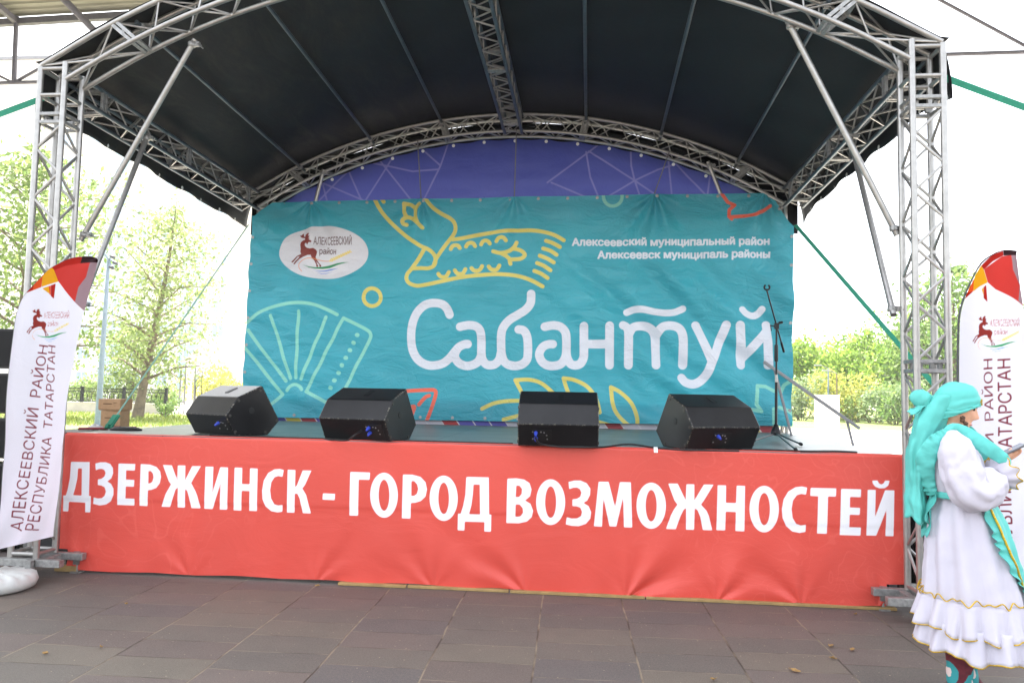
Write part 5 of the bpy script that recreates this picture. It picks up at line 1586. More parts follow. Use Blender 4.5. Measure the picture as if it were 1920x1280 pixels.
# white pillar on the right
p = atZ(1551, 828, 0)
t = empty('tiled_pillar', (p.x, p.y, 0), R(-14), 'square white tiled pillar standing on the pale pavement at right', 'pillar')
M['tile_white'] = mat('white facing', (214, 210, 204), .6, var=.05, bump=.05)
def tile_side():
    t = NT('small white tiles'); p_ = t.obj()
    sp = t.n('ShaderNodeSeparateXYZ'); t.l(p_, sp.inputs[0])
    a = t.math('LESS_THAN', t.math('FRACT', t.math('MULTIPLY', sp.outputs[1], 11)), .2); c = t.math('LESS_THAN', t.math('FRACT', t.math('MULTIPLY', sp.outputs[2], 11)), .2)
    t.l(t.mix(t.math('MAXIMUM', a, c), lin(214, 210, 200), lin(140, 134, 126)), t.b.inputs['Base Color']); return t.m
h_ = 1.72; w_ = .84
b = MB(); b.box((.0, 0, h_ / 2), (w_, .72, h_)); b.build('facing', M['tile_white'], t, bevel=.008)
b = MB(); b.box((-w_ / 2 - .006, 0, h_ / 2), (.012, .70, h_ - .03)); b.build('tiled_side', tile_side(), t)
b = MB(); b.box((0, 0, h_ + .02), (w_ + .05, .78, .04)); b.build('cap', M['tile_white'], t, bevel=.008)
b = MB()
rg = random.Random(5)
for _ in range(26):
    a = rg.uniform(0, 2 * PI); r_ = rg.choice((.22, .26, .3, .05)) * rg.uniform(.85, 1.1)
    s_ = rg.uniform(.008, .018)
    b.box((.05 + r_ * math.cos(a), -.363, .82 + r_ * math.sin(a) * 1.0), (s_, .004, s_))
b.box((.05, -.363, .82), (.045, .006, .05)); b.build('worn_emblem', M['galv'], t)
# thin poles in the distance
for px, y, top_, r_, lab, m_ in ((1553, 50, 690, .07, 'thin pale lamp pole above the white pillar', 'lamp_blue'), (1569, 47, 700, .06, 'thin brownish pole just right of the pale lamp pole', 'bark')):
    a = atY(px, 770, y); c = atY(px, top_, y)
    t = empty('street_lamp', (a.x, y, 0), 0, lab, 'lamp post', 'thin poles beyond the white pillar')
    b = MB(); b.tube([(0, 0, 0), (c.x - a.x, 0, c.z)], [r_, r_ * .7], 8); b.build('post', M[m_], t, smooth=50)
    b = MB(); b.tube([(c.x - a.x, 0, c.z), (c.x - a.x - .5, 0, c.z + .2)], .03, 6); b.box((c.x - a.x - .7, 0, c.z + .2), (.45, .2, .1)); b.build('lamp_head', M['galv'], t)

# apartment house far behind on the left
def facade_mat():
    t = NT('pale plaster panels'); p_ = t.obj()
    sp = t.n('ShaderNodeSeparateXYZ'); t.l(p_, sp.inputs[0])
    a = t.math('LESS_THAN', t.math('FRACT', t.math('DIVIDE', sp.outputs[2], 2.8)), .012); c = t.math('LESS_THAN', t.math('FRACT', t.math('DIVIDE', sp.outputs[0], 3.2)), .01)
    f = t.smooth(t.noise(.2, 4, .6, p_), .3, .7)
    base = t.mix(f, lin(224, 218, 208), lin(236, 232, 226))
    t.l(t.mix(t.math('MAXIMUM', a, c), base, lin(196, 190, 182)), t.b.inputs['Base Color']); t.b.inputs['Roughness'].default_value = .9
    return t.m
YBD = 78
q0 = atY(-260, 700, YBD); q1 = atY(430, 700, YBD)
t = empty('apartment_block', (q1.x, YBD, 0), 0, 'long pale apartment block with blue grey window bays behind the left trees', 'building')
Wd = q1.x - q0.x; Hh = 41
b = MB(); b.box((-Wd / 2, 7, Hh / 2), (Wd, 14, Hh)); b.build('wall', facade_mat(), t)
b = MB(); b.box((-Wd / 2, 7, Hh + .2), (Wd + .6, 14.6, .4)); b.build('roof', M['steel_grey'], t)
M['bay'] = mat('blue grey bay panel', (176, 200, 210), .7)
M['glass'] = mat('window glass', (160, 176, 190), .25, .0, spec=.8)
M['frame_w'] = mat('white window frame', (230, 230, 230), .5)
wi = MB(); fr_ = MB(); by = MB()
n_w = 0
for fl in range(13):
    z = 1.6 + fl * 2.85
    for k in range(7):
        x = -1.6 - k * 3.3
        if x < -Wd + 1: break
        if n_w >= 96: break
        n_w += 1
        if k % 3 == 1:
            bb = MB(); bb.box((x, -.04, z + .8), (2.7, .08, 2.5)); bb.build('bay_panel', M['bay'], t)
        f = MB(); f.box((x, -.085 if k % 3 == 1 else -.03, z + .8), (1.5, .09 if k % 3 == 1 else .06, 1.5)); fo = f.build('window', M['frame_w'], t)
        g = MB(); yy = -.135 if k % 3 == 1 else -.065
        for dx in (-.35, .35): g.box((x + dx, yy, z + .8), (.6, .02, 1.3))
        g.build('pane', M['glass'], fo)
# low red roofed kiosk strip seen between tree and backdrop
q = atY(425, 720, 70)
t = empty('low_house', (q.x, 70, 0), 0, 'low pale house with reddish roof just left of the backdrop', 'building')
b = MB(); b.box((0, 3, 2.1), (9, 6, 4.2)); b.build('wall', facade_mat(), t)
b = MB(); b.prism([(-.3, 4.2), (6.3, 4.2), (3, 6.0)], (-4.8, 0, 0), (0, 1, 0), (0, 0, 1), (1, 0, 0), 9.6); b.build('roof', mat('red brown roof', (206, 168, 158), .8), t)
for k in range(3):
    b = MB(); b.box((-3 + 3 * k, -.03, 2.2), (1.3, .06, 1.5)); fo = b.build('window', M['frame_w'], t)
    b = MB(); b.box((-3 + 3 * k, -.066, 2.2), (1.1, .02, 1.3)); b.build('pane', M['glass'], fo)

# dead leaves on the paving
M['dry_leaf'] = mat('dry leaf', (150, 118, 70), .8, var=.3, vscale=60)
for i, (px, py, s_) in enumerate([(1490, 1258, .03), (1558, 1212, .025), (1562, 1235, .02), (1598, 1219, .022), (595, 1099, .022), (236, 1133, .012), (85, 1226, .018), (190, 1214, .014), (1338, 1275, .018), (1604, 1152, .016)]):
    p = atZ(px, py, .004)
    a = rng.uniform(0, 6.28)
    b = MB(); n = 9
    out = [(s_ * math.cos(2 * PI * k / n) * (1 + .3 * math.cos(4 * PI * k / n)), s_ * .55 * math.sin(2 * PI * k / n) * (1 + .25 * rng.random()), .006 + .012 * rng.random()) for k in range(n)]
    vs = [(0, 0, .004)] + out
    b.add(vs, [(0, 1 + k, 1 + (k + 1) % n) for k in range(n)])
    o = b.build('dry_leaf', M['dry_leaf'], None, loc=p, solid=.002); o.rotation_euler = (0, 0, a)
    tag(o, 'small curled dry leaf lying on the dark paving', 'leaf', 'dry leaves scattered on the paving')

# ------------------------------------------------------------------ the woman with the phone
def skin_mat():
    t = NT('skin'); p = t.obj()
    f = t.smooth(t.noise(30, 3, .5, p), .3, .7)
    t.l(t.mix(f, lin(214, 160, 130), lin(226, 172, 142)), t.b.inputs['Base Color']); t.b.inputs['Roughness'].default_value = .5
    t.b.inputs['Subsurface Weight'].default_value = .15; t.b.inputs['Subsurface Radius'].default_value = (.02, .008, .004)
    return t.m
M['skin'] = skin_mat()
M['white_cloth'] = cloth_mat('white satin cloth', (214, 210, 222), .15, .6, .03, .5, 14)
M['aqua'] = cloth_mat('turquoise satin cloth', (104, 204, 195), .15, .5, .06, .6, 12)
M['gold'] = mat('gold braid', (206, 170, 40), .4, .5, var=.3, vscale=120, bump=.5, bscale=260)
M['hair'] = mat('brown hair', (84, 54, 36), .5, var=.3, vscale=80, bump=.4, bscale=150)
WROT = R(-15)
woman = empty('person', (3.03, -1.64, 0), WROT, 'woman in white dress and turquoise headscarf looking down at a phone', 'person')

HP = R(20)                                               # head bowed
HM = Matrix.Translation((.004, 0, 1.572)) @ Matrix.Rotation(HP, 4, 'Y')
tz = [-.118, -.108, -.095, -.08, -.066, -.052, -.04, -.03, -.018, -.004, .012, .026, .04, .06, .08, .098, .110, .117]
fx0 = [.066, .078, .083, .082, .081, .080, .080, .080, .080, .080, .080, .081, .085, .084, .072, .052, .030, .010]
fx1 = [.066, .080, .086, .090, .094, .090, .096, .116, .118, .108, .097, .088, .087, .084, .072, .052, .030, .010]
bx_ = [.010, -.012, -.03, -.046, -.058, -.068, -.076, -.082, -.088, -.092, -.096, -.098, -.098, -.094, -.084, -.064, -.038, -.010]
hw = [.020, .036, .047, .054, .058, .061, .063, .065, .067, .069, .071, .072, .072, .070, .062, .046, .028, .008]
def head_rings(scale=1.0):
    out = []
    n = 28
    for z, f0, f1, b0, wv in zip(tz, fx0, fx1, bx_, hw):
        xc = (f0 + b0) / 2; a = (f0 - b0) / 2
        ring = []
        for k in range(n):
            th = 2 * PI * k / n
            c, s_ = math.cos(th), math.sin(th)
            x = xc + a * math.copysign(abs(c) ** .85, c); y = wv * math.copysign(abs(s_) ** .9, s_)
            if c > 0:
                x += (f1 - f0) * math.exp(-(y / .015) ** 2)
                x -= .010 * math.exp(-((abs(y) - .032) / .013) ** 2) * math.exp(-((z - .014) / .012) ** 2)
            ring.append(HM @ Vector((x * scale, y * scale, z * scale)))
        out.append(ring)
    return out
body = MB()
body.rings(head_rings())
def limb(mb, pts, rs, n=14):
    P = cr([tuple(p) for p in pts], 5); Rr = np.interp(np.linspace(0, 1, len(P)), np.linspace(0, 1, len(rs)), rs)
    mb.tube([Vector(p) for p in P], list(Rr), n)
    for p, r_ in ((P[0], Rr[0]), (P[-1], Rr[-1])):
        mb.lathe([(r_ * math.cos(a), r_ * math.sin(a)) for a in [R(d) for d in (-85, -60, -30, 0, 30, 60, 85)]], p, n)
limb(body, [(-.055, 0, 1.37), (-.035, 0, 1.43), (-.01, 0, 1.50)], [.062, .054, .054])
def oval(cx, cy, z, rx, ry, n=28, sq=.9):
    return [Vector((cx + rx * math.copysign(abs(math.cos(2 * PI * k / n)) ** sq, math.cos(2 * PI * k / n)), cy + ry * math.copysign(abs(math.sin(2 * PI * k / n)) ** sq, math.sin(2 * PI * k / n)), z)) for k in range(n)]
body.rings([oval(.02, 0, .82, .085, .11), oval(.02, 0, .92, .10, .13), oval(.01, 0, 1.02, .10, .125), oval(0, 0, 1.12, .10, .12), oval(0, 0, 1.24, .115, .15), oval(-.015, 0, 1.33, .11, .165), oval(-.035, 0, 1.40, .075, .13), oval(-.045, 0, 1.43, .05, .07)])
SHL = [(-.045, s_ * .162, 1.372) for s_ in (-1, 1)]
ELB = [(.015, -.225, 1.135), (.03, .215, 1.13)]
WRI = [(.160, -.11, 1.215), (.160, .05, 1.205)]
for s_, e, w_ in zip(SHL, ELB, WRI):
    limb(body, [s_, e], [.052, .046, .038]); limb(body, [e, w_], [.038, .034, .026])
for y, x in ((-.085, -.02), (.085, .035)):
    limb(body, [(x * .4, y * .9, .86), (x + .02, y, .48)], [.088, .06]); limb(body, [(x + .02, y, .48), (x, y, .34), (x - .01, y, .09)], [.056, .056, .036])
    limb(body, [(x - .02, y, .06), (x + .07, y * 1.1, .045), (x + .15, y * 1.2, .03)], [.04, .036, .024])
# hands: palm, four fingers under the phone, thumb beside it
PH_C = Vector((.240, -.045, 1.352)); PH_D = Vector((.86, .18, .47)).normalized()
PH_N = Vector((-.52, -.12, .85)); PH_N = (PH_N - PH_D * PH_N.dot(PH_D)).normalized(); PH_S = PH_D.cross(PH_N).normalized()
def hand(w_, side):
    w_ = Vector(w_)
    pc = PH_C - PH_D * .050 - PH_N * .020 + PH_S * side * .012
    limb(body, [w_, w_.lerp(pc, .6), pc], [.026, .030, .030], 12)
    limb(body, [pc - PH_D * .0, pc + PH_D * .035 + PH_S * side * .012], [.026, .020], 12)
    for k in range(4):
        b0 = pc + PH_D * (.022 + .016 * k) + PH_S * side * (.022 - .004 * k) - PH_N * .006
        L = (.026, .031, .030, .024)[k]
        p1 = b0 + PH_D * L * .75 + PH_S * side * .012 - PH_N * .002
        p2 = p1 + PH_D * L * .55 + PH_S * side * .010 + PH_N * .012
        p3 = p2 + PH_D * L * .35 - PH_S * side * .002 + PH_N * .013
        limb(body, [b0, p1, p2, p3], [.0095, .009, .0085, .0072], 8)
    t0 = pc - PH_S * side * .016 - PH_D * .005
    limb(body, [t0, t0 + PH_D * .03 - PH_S * side * .010 + PH_N * .014, t0 + PH_D * .058 + PH_S * side * .004 + PH_N * .024], [.0125, .0105, .008], 8)
hand(WRI[0], -1)
lw = Vector(WRI[1]); lp = PH_C - PH_D * .045 - PH_N * .03 - PH_S * -.0 + Vector((0, .055, -.015))
limb(body, [lw, lw.lerp(lp, .6), lp], [.026, .028, .028], 12)
for k in range(4):
    b0 = lp + PH_D * (.02 + .006 * k) + Vector((0, -.012 * k + .016, 0)); 
    limb(body, [b0, b0 + PH_D * .035 + PH_N * .004, b0 + PH_D * .055 + PH_N * .014 + Vector((0, -.012, 0)), b0 + PH_D * .058 + PH_N * .026 + Vector((0, -.02, 0))], [.0095, .009, .0085, .0072], 8)
limb(body, [lp + Vector((0, -.02, .006)), lp + PH_D * .03 + Vector((0, -.034, .016)), lp + PH_D * .055 + Vector((0, -.036, .02))], [.012, .010, .008], 8)
bo = body.build('body', M['skin'], None)
rm = bo.modifiers.new('remesh', 'REMESH'); rm.mode = 'VOXEL'; rm.voxel_size = .0045; rm.use_smooth_shade = True
smo = bo.modifiers.new('smooth', 'SMOOTH'); smo.iterations = 3; smo.factor = .5
dg = bpy.context.evaluated_depsgraph_get()
me = bpy.data.meshes.new_from_object(bo.evaluated_get(dg)); bo.modifiers.clear(); bo.data = me
me.polygons.foreach_set('use_smooth', [True] * len(me.polygons))
bo.parent = woman
clouds = bpy.data.textures.new('cloth folds', 'CLOUDS'); clouds.noise_scale = .07; clouds.noise_depth = 3
FOLDS = {'blouse': .022, 'sleeve': .030, 'skirt': .014, 'veil': .026, 'headscarf': .010, 'scarf_wrap': .014, 'scarf_knot': .018, 'shoulder_band': .022, 'shoulder_frill': .022, 'apron': .012, 'cuff_frill': .012}
def part(mb, name, m, **k):
    o = mb.build(name, m, woman, **k)
    if name in FOLDS:
        d_ = o.modifiers.new('folds', 'DISPLACE'); d_.texture = clouds; d_.strength = FOLDS[name]; d_.mid_level = .5; d_.texture_coords = 'LOCAL'
        while o.modifiers[0].name != 'folds':
            o.modifiers.move(len(o.modifiers) - 1, 0) if False else o.modifiers.move(o.modifiers.find('folds'), o.modifiers.find('folds') - 1)
        if 'sub' in o.modifiers: o.modifiers.move(o.modifiers.find('sub'), 0)
    return o
for s_ in (-1, 1):
    b = MB(); c = HM @ Vector((.0735, s_ * .033, .013)); b.lathe([(.001, -.004), (.007, -.002), (.0075, 0), (.006, .003), (.001, .005)], c, 10, Matrix.Rotation(PI / 2 + HP, 3, 'Y').to_4x4()); part(b, 'eye', mat('dark eye', (40, 30, 26), .2), smooth=60)
    b = MB(); b.tube([HM @ Vector((.0715, s_ * .048, .024)), HM @ Vector((.0815, s_ * .034, .0265)), HM @ Vector((.086, s_ * .017, .025))], [.0022, .0032, .0024], 6); part(b, 'eyebrow', M['hair'])
b = MB(); b.tube([HM @ Vector((.083, -.02, -.070)), HM @ Vector((.0925, 0, -.068)), HM @ Vector((.083, .02, -.070))], [.002, .0055, .002], 8); part(b, 'lips', mat('lips', (176, 92, 84), .45), smooth=60)
# braid below the scarf
b = MB()
for k in range(7):
    c = Vector((.012 + .006 * k, -.074 - .004 * k, 1.515 - .015 * k)); b.lathe([(.002, -.011), (.011, -.006), (.013, 0), (.011, .006), (.002, .011)], c + Vector((.004 * (-1) ** k, 0, 0)), 8)
part(b, 'braid', M['hair'], smooth=60)

# phone, held in the hand: a thing of its own
MW = Matrix.Translation((3.03, -1.64, 0)) @ Matrix.Rotation(WROT, 4, 'Z')
pc = MW @ PH_C; Rz = MW.to_3x3()
t = empty('phone', pc, 0, 'grey smartphone held in the hand of the woman in white', 'phone')
b = MB(); d_, n_, s_ = Rz @ PH_D, Rz @ PH_N, Rz @ PH_S
b.bar(-d_ * .07, d_ * .07, .068, .010, n_[:]); part_ = b.build('case', mat('grey phone case', (96, 96, 102), .3, .4), t, bevel=.003)
b = MB(); b.bar(-d_ * .064 + n_ * .0056, d_ * .064 + n_ * .0056, .060, .0012, n_[:]); b.build('screen', mat('phone glass', (150, 156, 166), .08), t)

# --- blouse
def fold(th, z, n, ph, a): return a * math.sin(n * th + ph + 2.2 * math.sin(z * 7 + n))
b = MB()
RB = [(1.085, -.0, .128, .156), (1.115, -.003, .126, .152), (1.15, -.01, .135, .165), (1.20, -.012, .142, .178), (1.26, -.016, .140, .182), (1.32, -.025, .130, .185), (1.365, -.035, .113, .178), (1.40, -.042, .090, .140), (1.425, -.044, .072, .095), (1.452, -.036, .064, .070)]
rings = []
for i, (z, cx, rx, ry) in enumerate(RB):
    n = 48
    rings.append([Vector((cx + (rx + fold(2 * PI * k / n, z, 9, 1, .006) * (1 if z < 1.3 else .4)) * math.cos(2 * PI * k / n), (ry + fold(2 * PI * k / n, z, 9, 1, .006)) * math.sin(2 * PI * k / n), z)) for k in range(n)])
b.rings(rings, caps=False)
part(b, 'blouse', M['white_cloth'], smooth=180, solid=.003, sub=1)
def sleeve(s0, e0, w0, sd):
    P = [Vector(s0) + Vector((.0, -sd * .03, .045)), Vector(s0) + Vector((.012, sd * .03, -.03)), Vector(s0).lerp(Vector(e0), .5) + Vector((-.006, sd * .02, .0)), Vector(e0) + Vector((.0, sd * .012, .012)), Vector(e0).lerp(Vector(w0), .35) + Vector((.012, 0, -.012)), Vector(e0).lerp(Vector(w0), .7) + Vector((0, 0, -.008)), Vector(w0) + Vector((-.02, 0, -.01)), Vector(w0)]
    rr = [.045, .086, .096, .100, .100, .090, .066, .040]
    P = [Vector(p) for p in cr([tuple(p) for p in P], 5)]; rr = np.interp(np.linspace(0, 1, len(P)), np.linspace(0, 1, len(rr)), rr)
    n = 40; rings = []; prev = None
    for i, p in enumerate(P):
        d = (P[min(i + 1, len(P) - 1)] - P[max(i - 1, 0)]).normalized()
        u = d.orthogonal().normalized() if prev is None else (prev - d * prev.dot(d)).normalized(); prev = u; v = d.cross(u)
        f = i / (len(P) - 1)
        rings.append([p + (u * math.cos(a) + v * math.sin(a)) * (rr[i] * (1 + .06 * math.sin(7 * a + 5 * f + sd) * math.sin(PI * f) + .05 * math.sin(11 * a - 9 * f) * (f > .55) * (f - .3) + .05 * math.sin(f * 42 + 2 * math.cos(a)) * max(0, math.sin(PI * (f - .25) / .5)) * (.3 < f < .75))) for a in [2 * PI * k / n for k in range(n)]])
    b = MB(); b.rings(rings, caps=False); part(b, 'sleeve', M['white_cloth'], smooth=180, solid=.003, sub=1)
    # gathered cuff frill with gold edge
    w_ = Vector(w0); d = (w_ - Vector(e0)).normalized(); u = d.orthogonal().normalized(); v = d.cross(u)
    def frill(f, th, k=1.0): 
        r_ = .040 + .052 * f ** .8
        return w_ - d * .012 + d * (.055 * f + .010 * math.sin(9 * th) * f) + (u * math.cos(th) + v * math.sin(th)) * r_ * (1 + .10 * math.sin(9 * th + 1) * f)
    b = MB(); b.grid(lambda a, f: frill(f, 2 * PI * a), 72, 6); c = part(b, 'cuff_frill', M['white_cloth'], smooth=180, solid=.002)
    for f in (.0, 1.0):
        b = MB(); b.tube([frill(f, 2 * PI * k / 72) for k in range(73)], .0038, 5, cap=False); b.build('gold_trim', M['gold'], c, smooth=60)
sleeve(SHL[0], ELB[0], WRI[0], -1); sleeve(SHL[1], ELB[1], WRI[1], 1)

# --- skirt in three tiers
SKX = lambda z: .012 + .080 * (1.1 - z) / .8
def skr(z, th, amp=1.0):
    q = max(0, (1.11 - z) / .80)
    r_ = .116 + .128 * q ** .8 + .030 * min(1, q * 6)
    f = .004 + .016 * q
    return r_ + amp * f * (math.sin(13 * th + 1.2 * math.sin(2 * th)) + .6 * math.sin(7 * th + 2) )
def skp(z, th, off=0.0, amp=1.0):
    r_ = skr(z, th, amp) + off
    return Vector((SKX(z) + r_ * math.cos(th), r_ * 1.02 * math.sin(th), z))
b = MB(); b.grid(lambda a, f: skp(1.115 - f * .56, 2 * PI * a), 160, 26); sk = part(b, 'skirt', M['white_cloth'], smooth=180, solid=.003)
def tier(z0, z1, flare, n, amp, name, ph):
    def fn(th, f):
        z = z0 + (z1 - z0) * f
        off = .010 + flare * f ** .9 + amp * f * math.sin(n * th + ph + .9 * math.sin(3 * th)) + .3 * amp * f * math.sin(2.3 * n * th)
        p = skp(z0, th, off, 1 - .4 * f); p.z = z + .012 * f * math.sin(n * th * .5 + ph) + .014 * f * math.sin(2 * th + 1.4)
        return p
    b = MB(); b.grid(lambda a, f: fn(2 * PI * a, f), 200, 8); o = part(b, name, M['white_cloth'], smooth=180, solid=.003)
    b = MB(); b.tube([fn(2 * PI * k / 200, 1.0) for k in range(201)], .0036, 5, cap=False); b.build('gold_trim', M['gold'], o, smooth=60)
    return o, fn
_, f2 = tier(.455, .315, .030, 15, .020, 'skirt_frill', 2.0)
o1, f1 = tier(.575, .42, .036, 17, .020, 'skirt_frill', .3)
b = MB(); b.tube([f1(2 * PI * k / 400, 0) + Vector((.012 * math.cos(2 * PI * k / 400), .012 * math.sin(2 * PI * k / 400), .012 + .018 * math.sin(2 * PI * k / 400 * 23) * math.sin(2 * PI * k / 400 * 5 + 1))) for k in range(401)], .0036, 5, cap=False); b.build('gold_trim', M['gold'], o1, smooth=60)

# --- turquoise apron with frilled edge and gold line
def apr(a, f, off=.016):
    z = 1.10 - .57 * f
    ha = (1.22 - .95 * f ** 2.2)
    th = ha * (a * 2 - 1)
    edge = abs(a * 2 - 1)
    fr_ = max(0, edge - .72) / .28
    p = skp(z, th, off + .016 * math.sin(f * 60 + 2 * math.sin(f * 17)) * fr_ + .012 * fr_ + .010 * f * math.sin(9 * th), .8)
    p.z -= .03 * (1 - edge ** 2) * f
    return p
b = MB(); b.grid(lambda a, f: apr(a, f), 60, 70); ap = part(b, 'apron', M['aqua'], smooth=180, solid=.003)
for a in (.13, .87):
    b = MB(); b.tube([apr(a + (.5 - a) * (0 if k < 34 else (k - 34) / 14), min(.97, k / 40), .024) for k in range(43)], .0062, 5); b.build('gold_trim', M['gold'], ap, smooth=60)
b = MB(); b.grid(lambda a, f: Vector((-.002 + (.139 + .003 * math.sin(40 * a)) * math.cos(2 * PI * a), (.166) * math.sin(2 * PI * a), 1.088 + .034 * f)), 80, 3); part(b, 'waist_sash', M['aqua'], smooth=180, solid=.003)
# bow hanging at the back of the waist
b = MB()
for k, (yy, L, ph) in enumerate(((-.05, .24, 0), (.0, .20, 1.5), (-.09, .15, 3))):
    b.grid(lambda u, v, yy=yy, L=L, ph=ph: (-.128 - .045 * v - .014 * math.sin(6 * v + ph + 3 * u), yy + (u - .5) * (.06 + .05 * v), 1.115 - L * v + .01 * math.sin(9 * u + ph)), 8, 14)
part(b, 'sash_bow', M['aqua'], smooth=180, solid=.003)
# frilled shoulder band from back waist over the shoulder to the wrist
def band(path, wd, name, n=60, ruff=.5):
    P = [Vector(p) for p in cr(path, 8)]
    def fn(u, v):
        k = u * (len(P) - 1); i = min(int(k), len(P) - 2); p = P[i].lerp(P[i + 1], k - i); d = (P[i + 1] - P[i]).normalized()
        out = Vector((p.x * .2, p.y, 0)); out = (out - d * out.dot(d)).normalized(); s_ = d.cross(out)
        w_ = wd * (.75 + .5 * math.sin(PI * u))
        e = abs(v - .5) * 2
        return p + s_ * (v - .5) * w_ + out * (.014 + .014 * math.sin(u * n * .8 + 5 * math.sin(u * 7) + 2 * v) * e ** 2 * (.5 + .5 * math.sin(u * 17)) * ruff + .012 * math.sin(v * PI)) 
    b = MB(); b.grid(fn, 110, 10); return part(b, name, M['aqua'], smooth=180, solid=.003)
band([(-.135, -.075, 1.11), (-.165, -.105, 1.20), (-.165, -.13, 1.30), (-.125, -.145, 1.385), (-.06, -.135, 1.435)], .075, 'shoulder_frill', 70, 1.0)
band([(-.075, -.125, 1.435), (-.03, -.105, 1.455), (.025, -.122, 1.428), (.07, -.142, 1.392), (.125, -.145, 1.352), (.175, -.125, 1.312), (.20, -.10, 1.285)], .062, 'shoulder_band', 24, .5)
band([(-.135, .075, 1.11), (-.16, .13, 1.30), (-.06, .135, 1.44), (.05, .12, 1.43), (.13, .10, 1.30), (.14, .08, 1.15)], .085, 'shoulder_frill', 40, .6)

# --- headscarf
def cap_(a, f):
    th = 2 * PI * a                                    # 0 = forehead
    c = math.cos(th)
    front, side, back = .036, -.028, -.095
    w2 = abs(math.sin(th))
    low = front * max(0, c) ** .6 + (back * max(0, -c) ** .8 if c < 0 else 0) + side * w2 ** 3
    top = .131
    z = top + (low - top) * f ** 1.0
    ph = math.acos(max(-1, min(1, (z) / .134)))
    s_ = math.sin(ph) if f > 0 else 0
    rx = .110 if c > 0 else .122
    r_ = 1 + .020 * math.sin(th * 2 + f * 14) * math.sin(PI * f) * (.4 + w2) + .012 * math.sin(f * 26 + th * 3) * w2
    return HM @ Vector((-.004 + rx * s_ * c * r_, .088 * s_ * math.sin(th) * r_, z + .004))
b = MB(); b.grid(cap_, 72, 24); sc_ = part(b, 'headscarf', M['aqua'], smooth=180, solid=.004)
b = MB(); b.tube([cap_(((k - 11) / 72) % 1, .80) + Vector((0, 0, .0)) + (cap_(((k - 11) / 72) % 1, .80) - HM @ Vector((0, 0, .03))).normalized() * .004 for k in range(23)], .0012, 5); b.build('scarf_fold', M['aqua'], sc_)
b = MB()
rg = random.Random(9)
for k in range(26):
    a = rg.uniform(-.075, .075); f = rg.uniform(.62, .92)
    p = cap_(a % 1, f); n_ = (p - HM @ Vector((0, 0, 0))).normalized()
    b.lathe([(.001, -.003), (.006, 0), (.001, .003)], p + n_ * .004, 6)
b.build('gold_embroidery', M['gold'], sc_)
# gathered veil falling down the back
VE = [(1.635, -.060, .062, .080), (1.585, -.085, .078, .088), (1.53, -.112, .082, .094), (1.47, -.135, .075, .100), (1.40, -.168, .062, .108), (1.31, -.198, .052, .112), (1.20, -.205, .046, .108), (1.10, -.208, .048, .108), (1.02, -.208, .052, .110), (.965, -.206, .058, .114)]
tabz = [q[0] for q in VE][::-1]
def veil(a, f):
    th = 2 * PI * a; z = 1.635 - f * (1.635 - .965)
    cx, rx, ry = (float(np.interp(z, tabz, [q[i] for q in VE][::-1])) for i in (1, 2, 3))
    k = f ** .7
    m_ = 1 + k * (.10 * math.sin(5 * th + 3 * f + .6) + .05 * math.sin(9 * th - 5 * f)) + .06 * math.sin(3 * th + 7 * f)
    return Vector((cx + rx * m_ * math.cos(th), ry * m_ * math.sin(th) - .01 * f, z - .02 * f * math.cos(th + .6) + .012 * k * math.sin(5 * th)))
b = MB(); b.grid(veil, 96, 40); part(b, 'veil', M['aqua'], smooth=180, solid=.003)
# side wrap drawn from the temple back to the knot
def wrap(u, v, sd):
    a = HM @ Vector((.085 - .012 * v, sd * (.052 + .012 * v), .040 - .0 * v)); z0 = HM @ Vector((.012, sd * .082, -.035 - .028 * v + .02))
    e = Vector((-.125, sd * (.045 + .02 * v), 1.60 - .10 * v))
    q = a * (1 - u) ** 2 + (z0 + Vector((0, sd * .006, 0))) * 2 * u * (1 - u) + e * u * u
    return q + Vector((0, sd * (.010 + .007 * math.sin(v * 16 + u * 4)), .006 * math.sin(v * 12)))
for sd in (-1, 1):
    b = MB(); b.grid(lambda u, v: wrap(u, v, sd), 26, 14); part(b, 'scarf_wrap', M['aqua'], smooth=180, solid=.004)
# knot with two lobes and a short end
b = MB()
def lobe(c, r_, M_, ph):
    def fn(u, v):
        th = 2 * PI * u; p_ = PI * v
        k = 1 + .16 * math.sin(4 * th + ph) * math.sin(p_) + .10 * math.sin(7 * th + 3 * p_)
        return Vector(c) + M_ @ Vector((r_[0] * k * math.sin(p_) * math.cos(th), r_[1] * k * math.sin(p_) * math.sin(th), r_[2] * math.cos(p_)))
    b.grid(fn, 24, 14)
lobe((-.172, -.035, 1.612), (.056, .030, .046), Matrix.Rotation(R(20), 3, 'Y'), 0)
lobe((-.150, .045, 1.600), (.050, .030, .042), Matrix.Rotation(R(-15), 3, 'X'), 2)
lobe((-.128, 0, 1.600), (.022, .030, .030), Matrix.Identity(3), 1)
b.grid(lambda u, v: Vector((-.155 - .085 * u + .01 * math.sin(9 * v), -.045 + .03 * (v - .5) - .01 * u, 1.590 - .055 * u + .035 * (v - .5) + .008 * math.sin(7 * u))), 10, 6)
part(b, 'scarf_knot', M['aqua'], smooth=180, solid=.003)

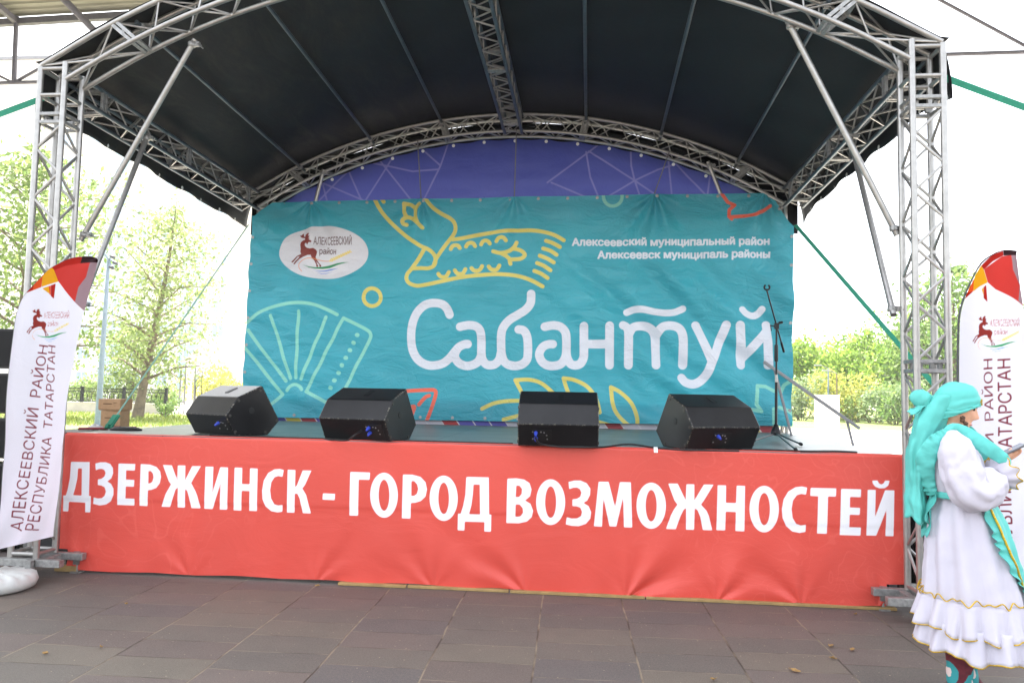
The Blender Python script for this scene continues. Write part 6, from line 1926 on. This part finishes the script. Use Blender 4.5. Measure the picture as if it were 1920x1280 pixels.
# --- boots with appliqued flowers
def boot_mat():
    t = NT('maroon felt boots'); p = t.obj()
    v = t.n('ShaderNodeTexVoronoi'); v.inputs['Scale'].default_value = 6.8; v.inputs['Randomness'].default_value = .55; t.l(p, v.inputs['Vector'])
    nzz = t.math('MULTIPLY', t.math('SUBTRACT', t.noise(22, 2, .5, p), .5), .25)
    d = t.math('ADD', v.outputs['Distance'], nzz)
    base = t.mix(t.smooth(t.noise(30, 4, .6, p), .3, .7), lin(84, 20, 32), lin(108, 30, 44))
    c = t.mix(t.math('LESS_THAN', d, .43), base, lin(48, 150, 154)); c = t.mix(t.math('LESS_THAN', d, .19), c, lin(226, 206, 200))
    t.l(c, t.b.inputs['Base Color']); t.b.inputs['Roughness'].default_value = .7
    t.bump(t.noise(60, 3, .6, p), .4, .004)
    return t.m
M['boot'] = boot_mat()
for y, x in ((-.085, -.02), (.085, .035)):
    b = MB()
    rings = []
    for k, (z, r_, cx) in enumerate([(.40, .074, .002), (.33, .073, .0), (.26, .068, -.004), (.22, .060, -.004), (.195, .066, -.002), (.165, .057, -.006), (.145, .062, -.004), (.115, .056, .0)]):
        rings.append([Vector((x + cx + r_ * (1 + .05 * math.sin(3 * a + k)) * math.cos(a), y + r_ * .92 * math.sin(a), z + .012 * math.sin(a + k * 1.3))) for a in [2 * PI * j / 24 for j in range(24)]])
    for k, (z, rx, ry, cx) in enumerate([(.085, .075, .050, .02), (.055, .105, .052, .05), (.02, .125, .054, .065), (.0, .123, .052, .066)]):
        rings.append([Vector((x + cx + rx * math.cos(a), y * 1.04 + ry * math.sin(a), z)) for a in [2 * PI * j / 24 for j in range(24)]])
    b.rings(rings); part(b, 'boot', M['boot'], smooth=70, sub=1)

# ------------------------------------------------------------------ thin volume added to pale the distance like overexposure
hz = NT('washout volume')
hz.t.nodes.remove(hz.b)
pv = hz.n('ShaderNodeVolumePrincipled')
pv.inputs['Color'].default_value = (.96, .97, 1, 1)
pv.inputs['Density'].default_value = .0005
pv.inputs['Anisotropy'].default_value = .15
hz.l(pv.outputs[0], hz.out.inputs['Volume'])
b = MB(); b.box((0, 140, 24), (840, 300, 50))
tag(b.build('washout_volume', hz.m), kind='stuff')
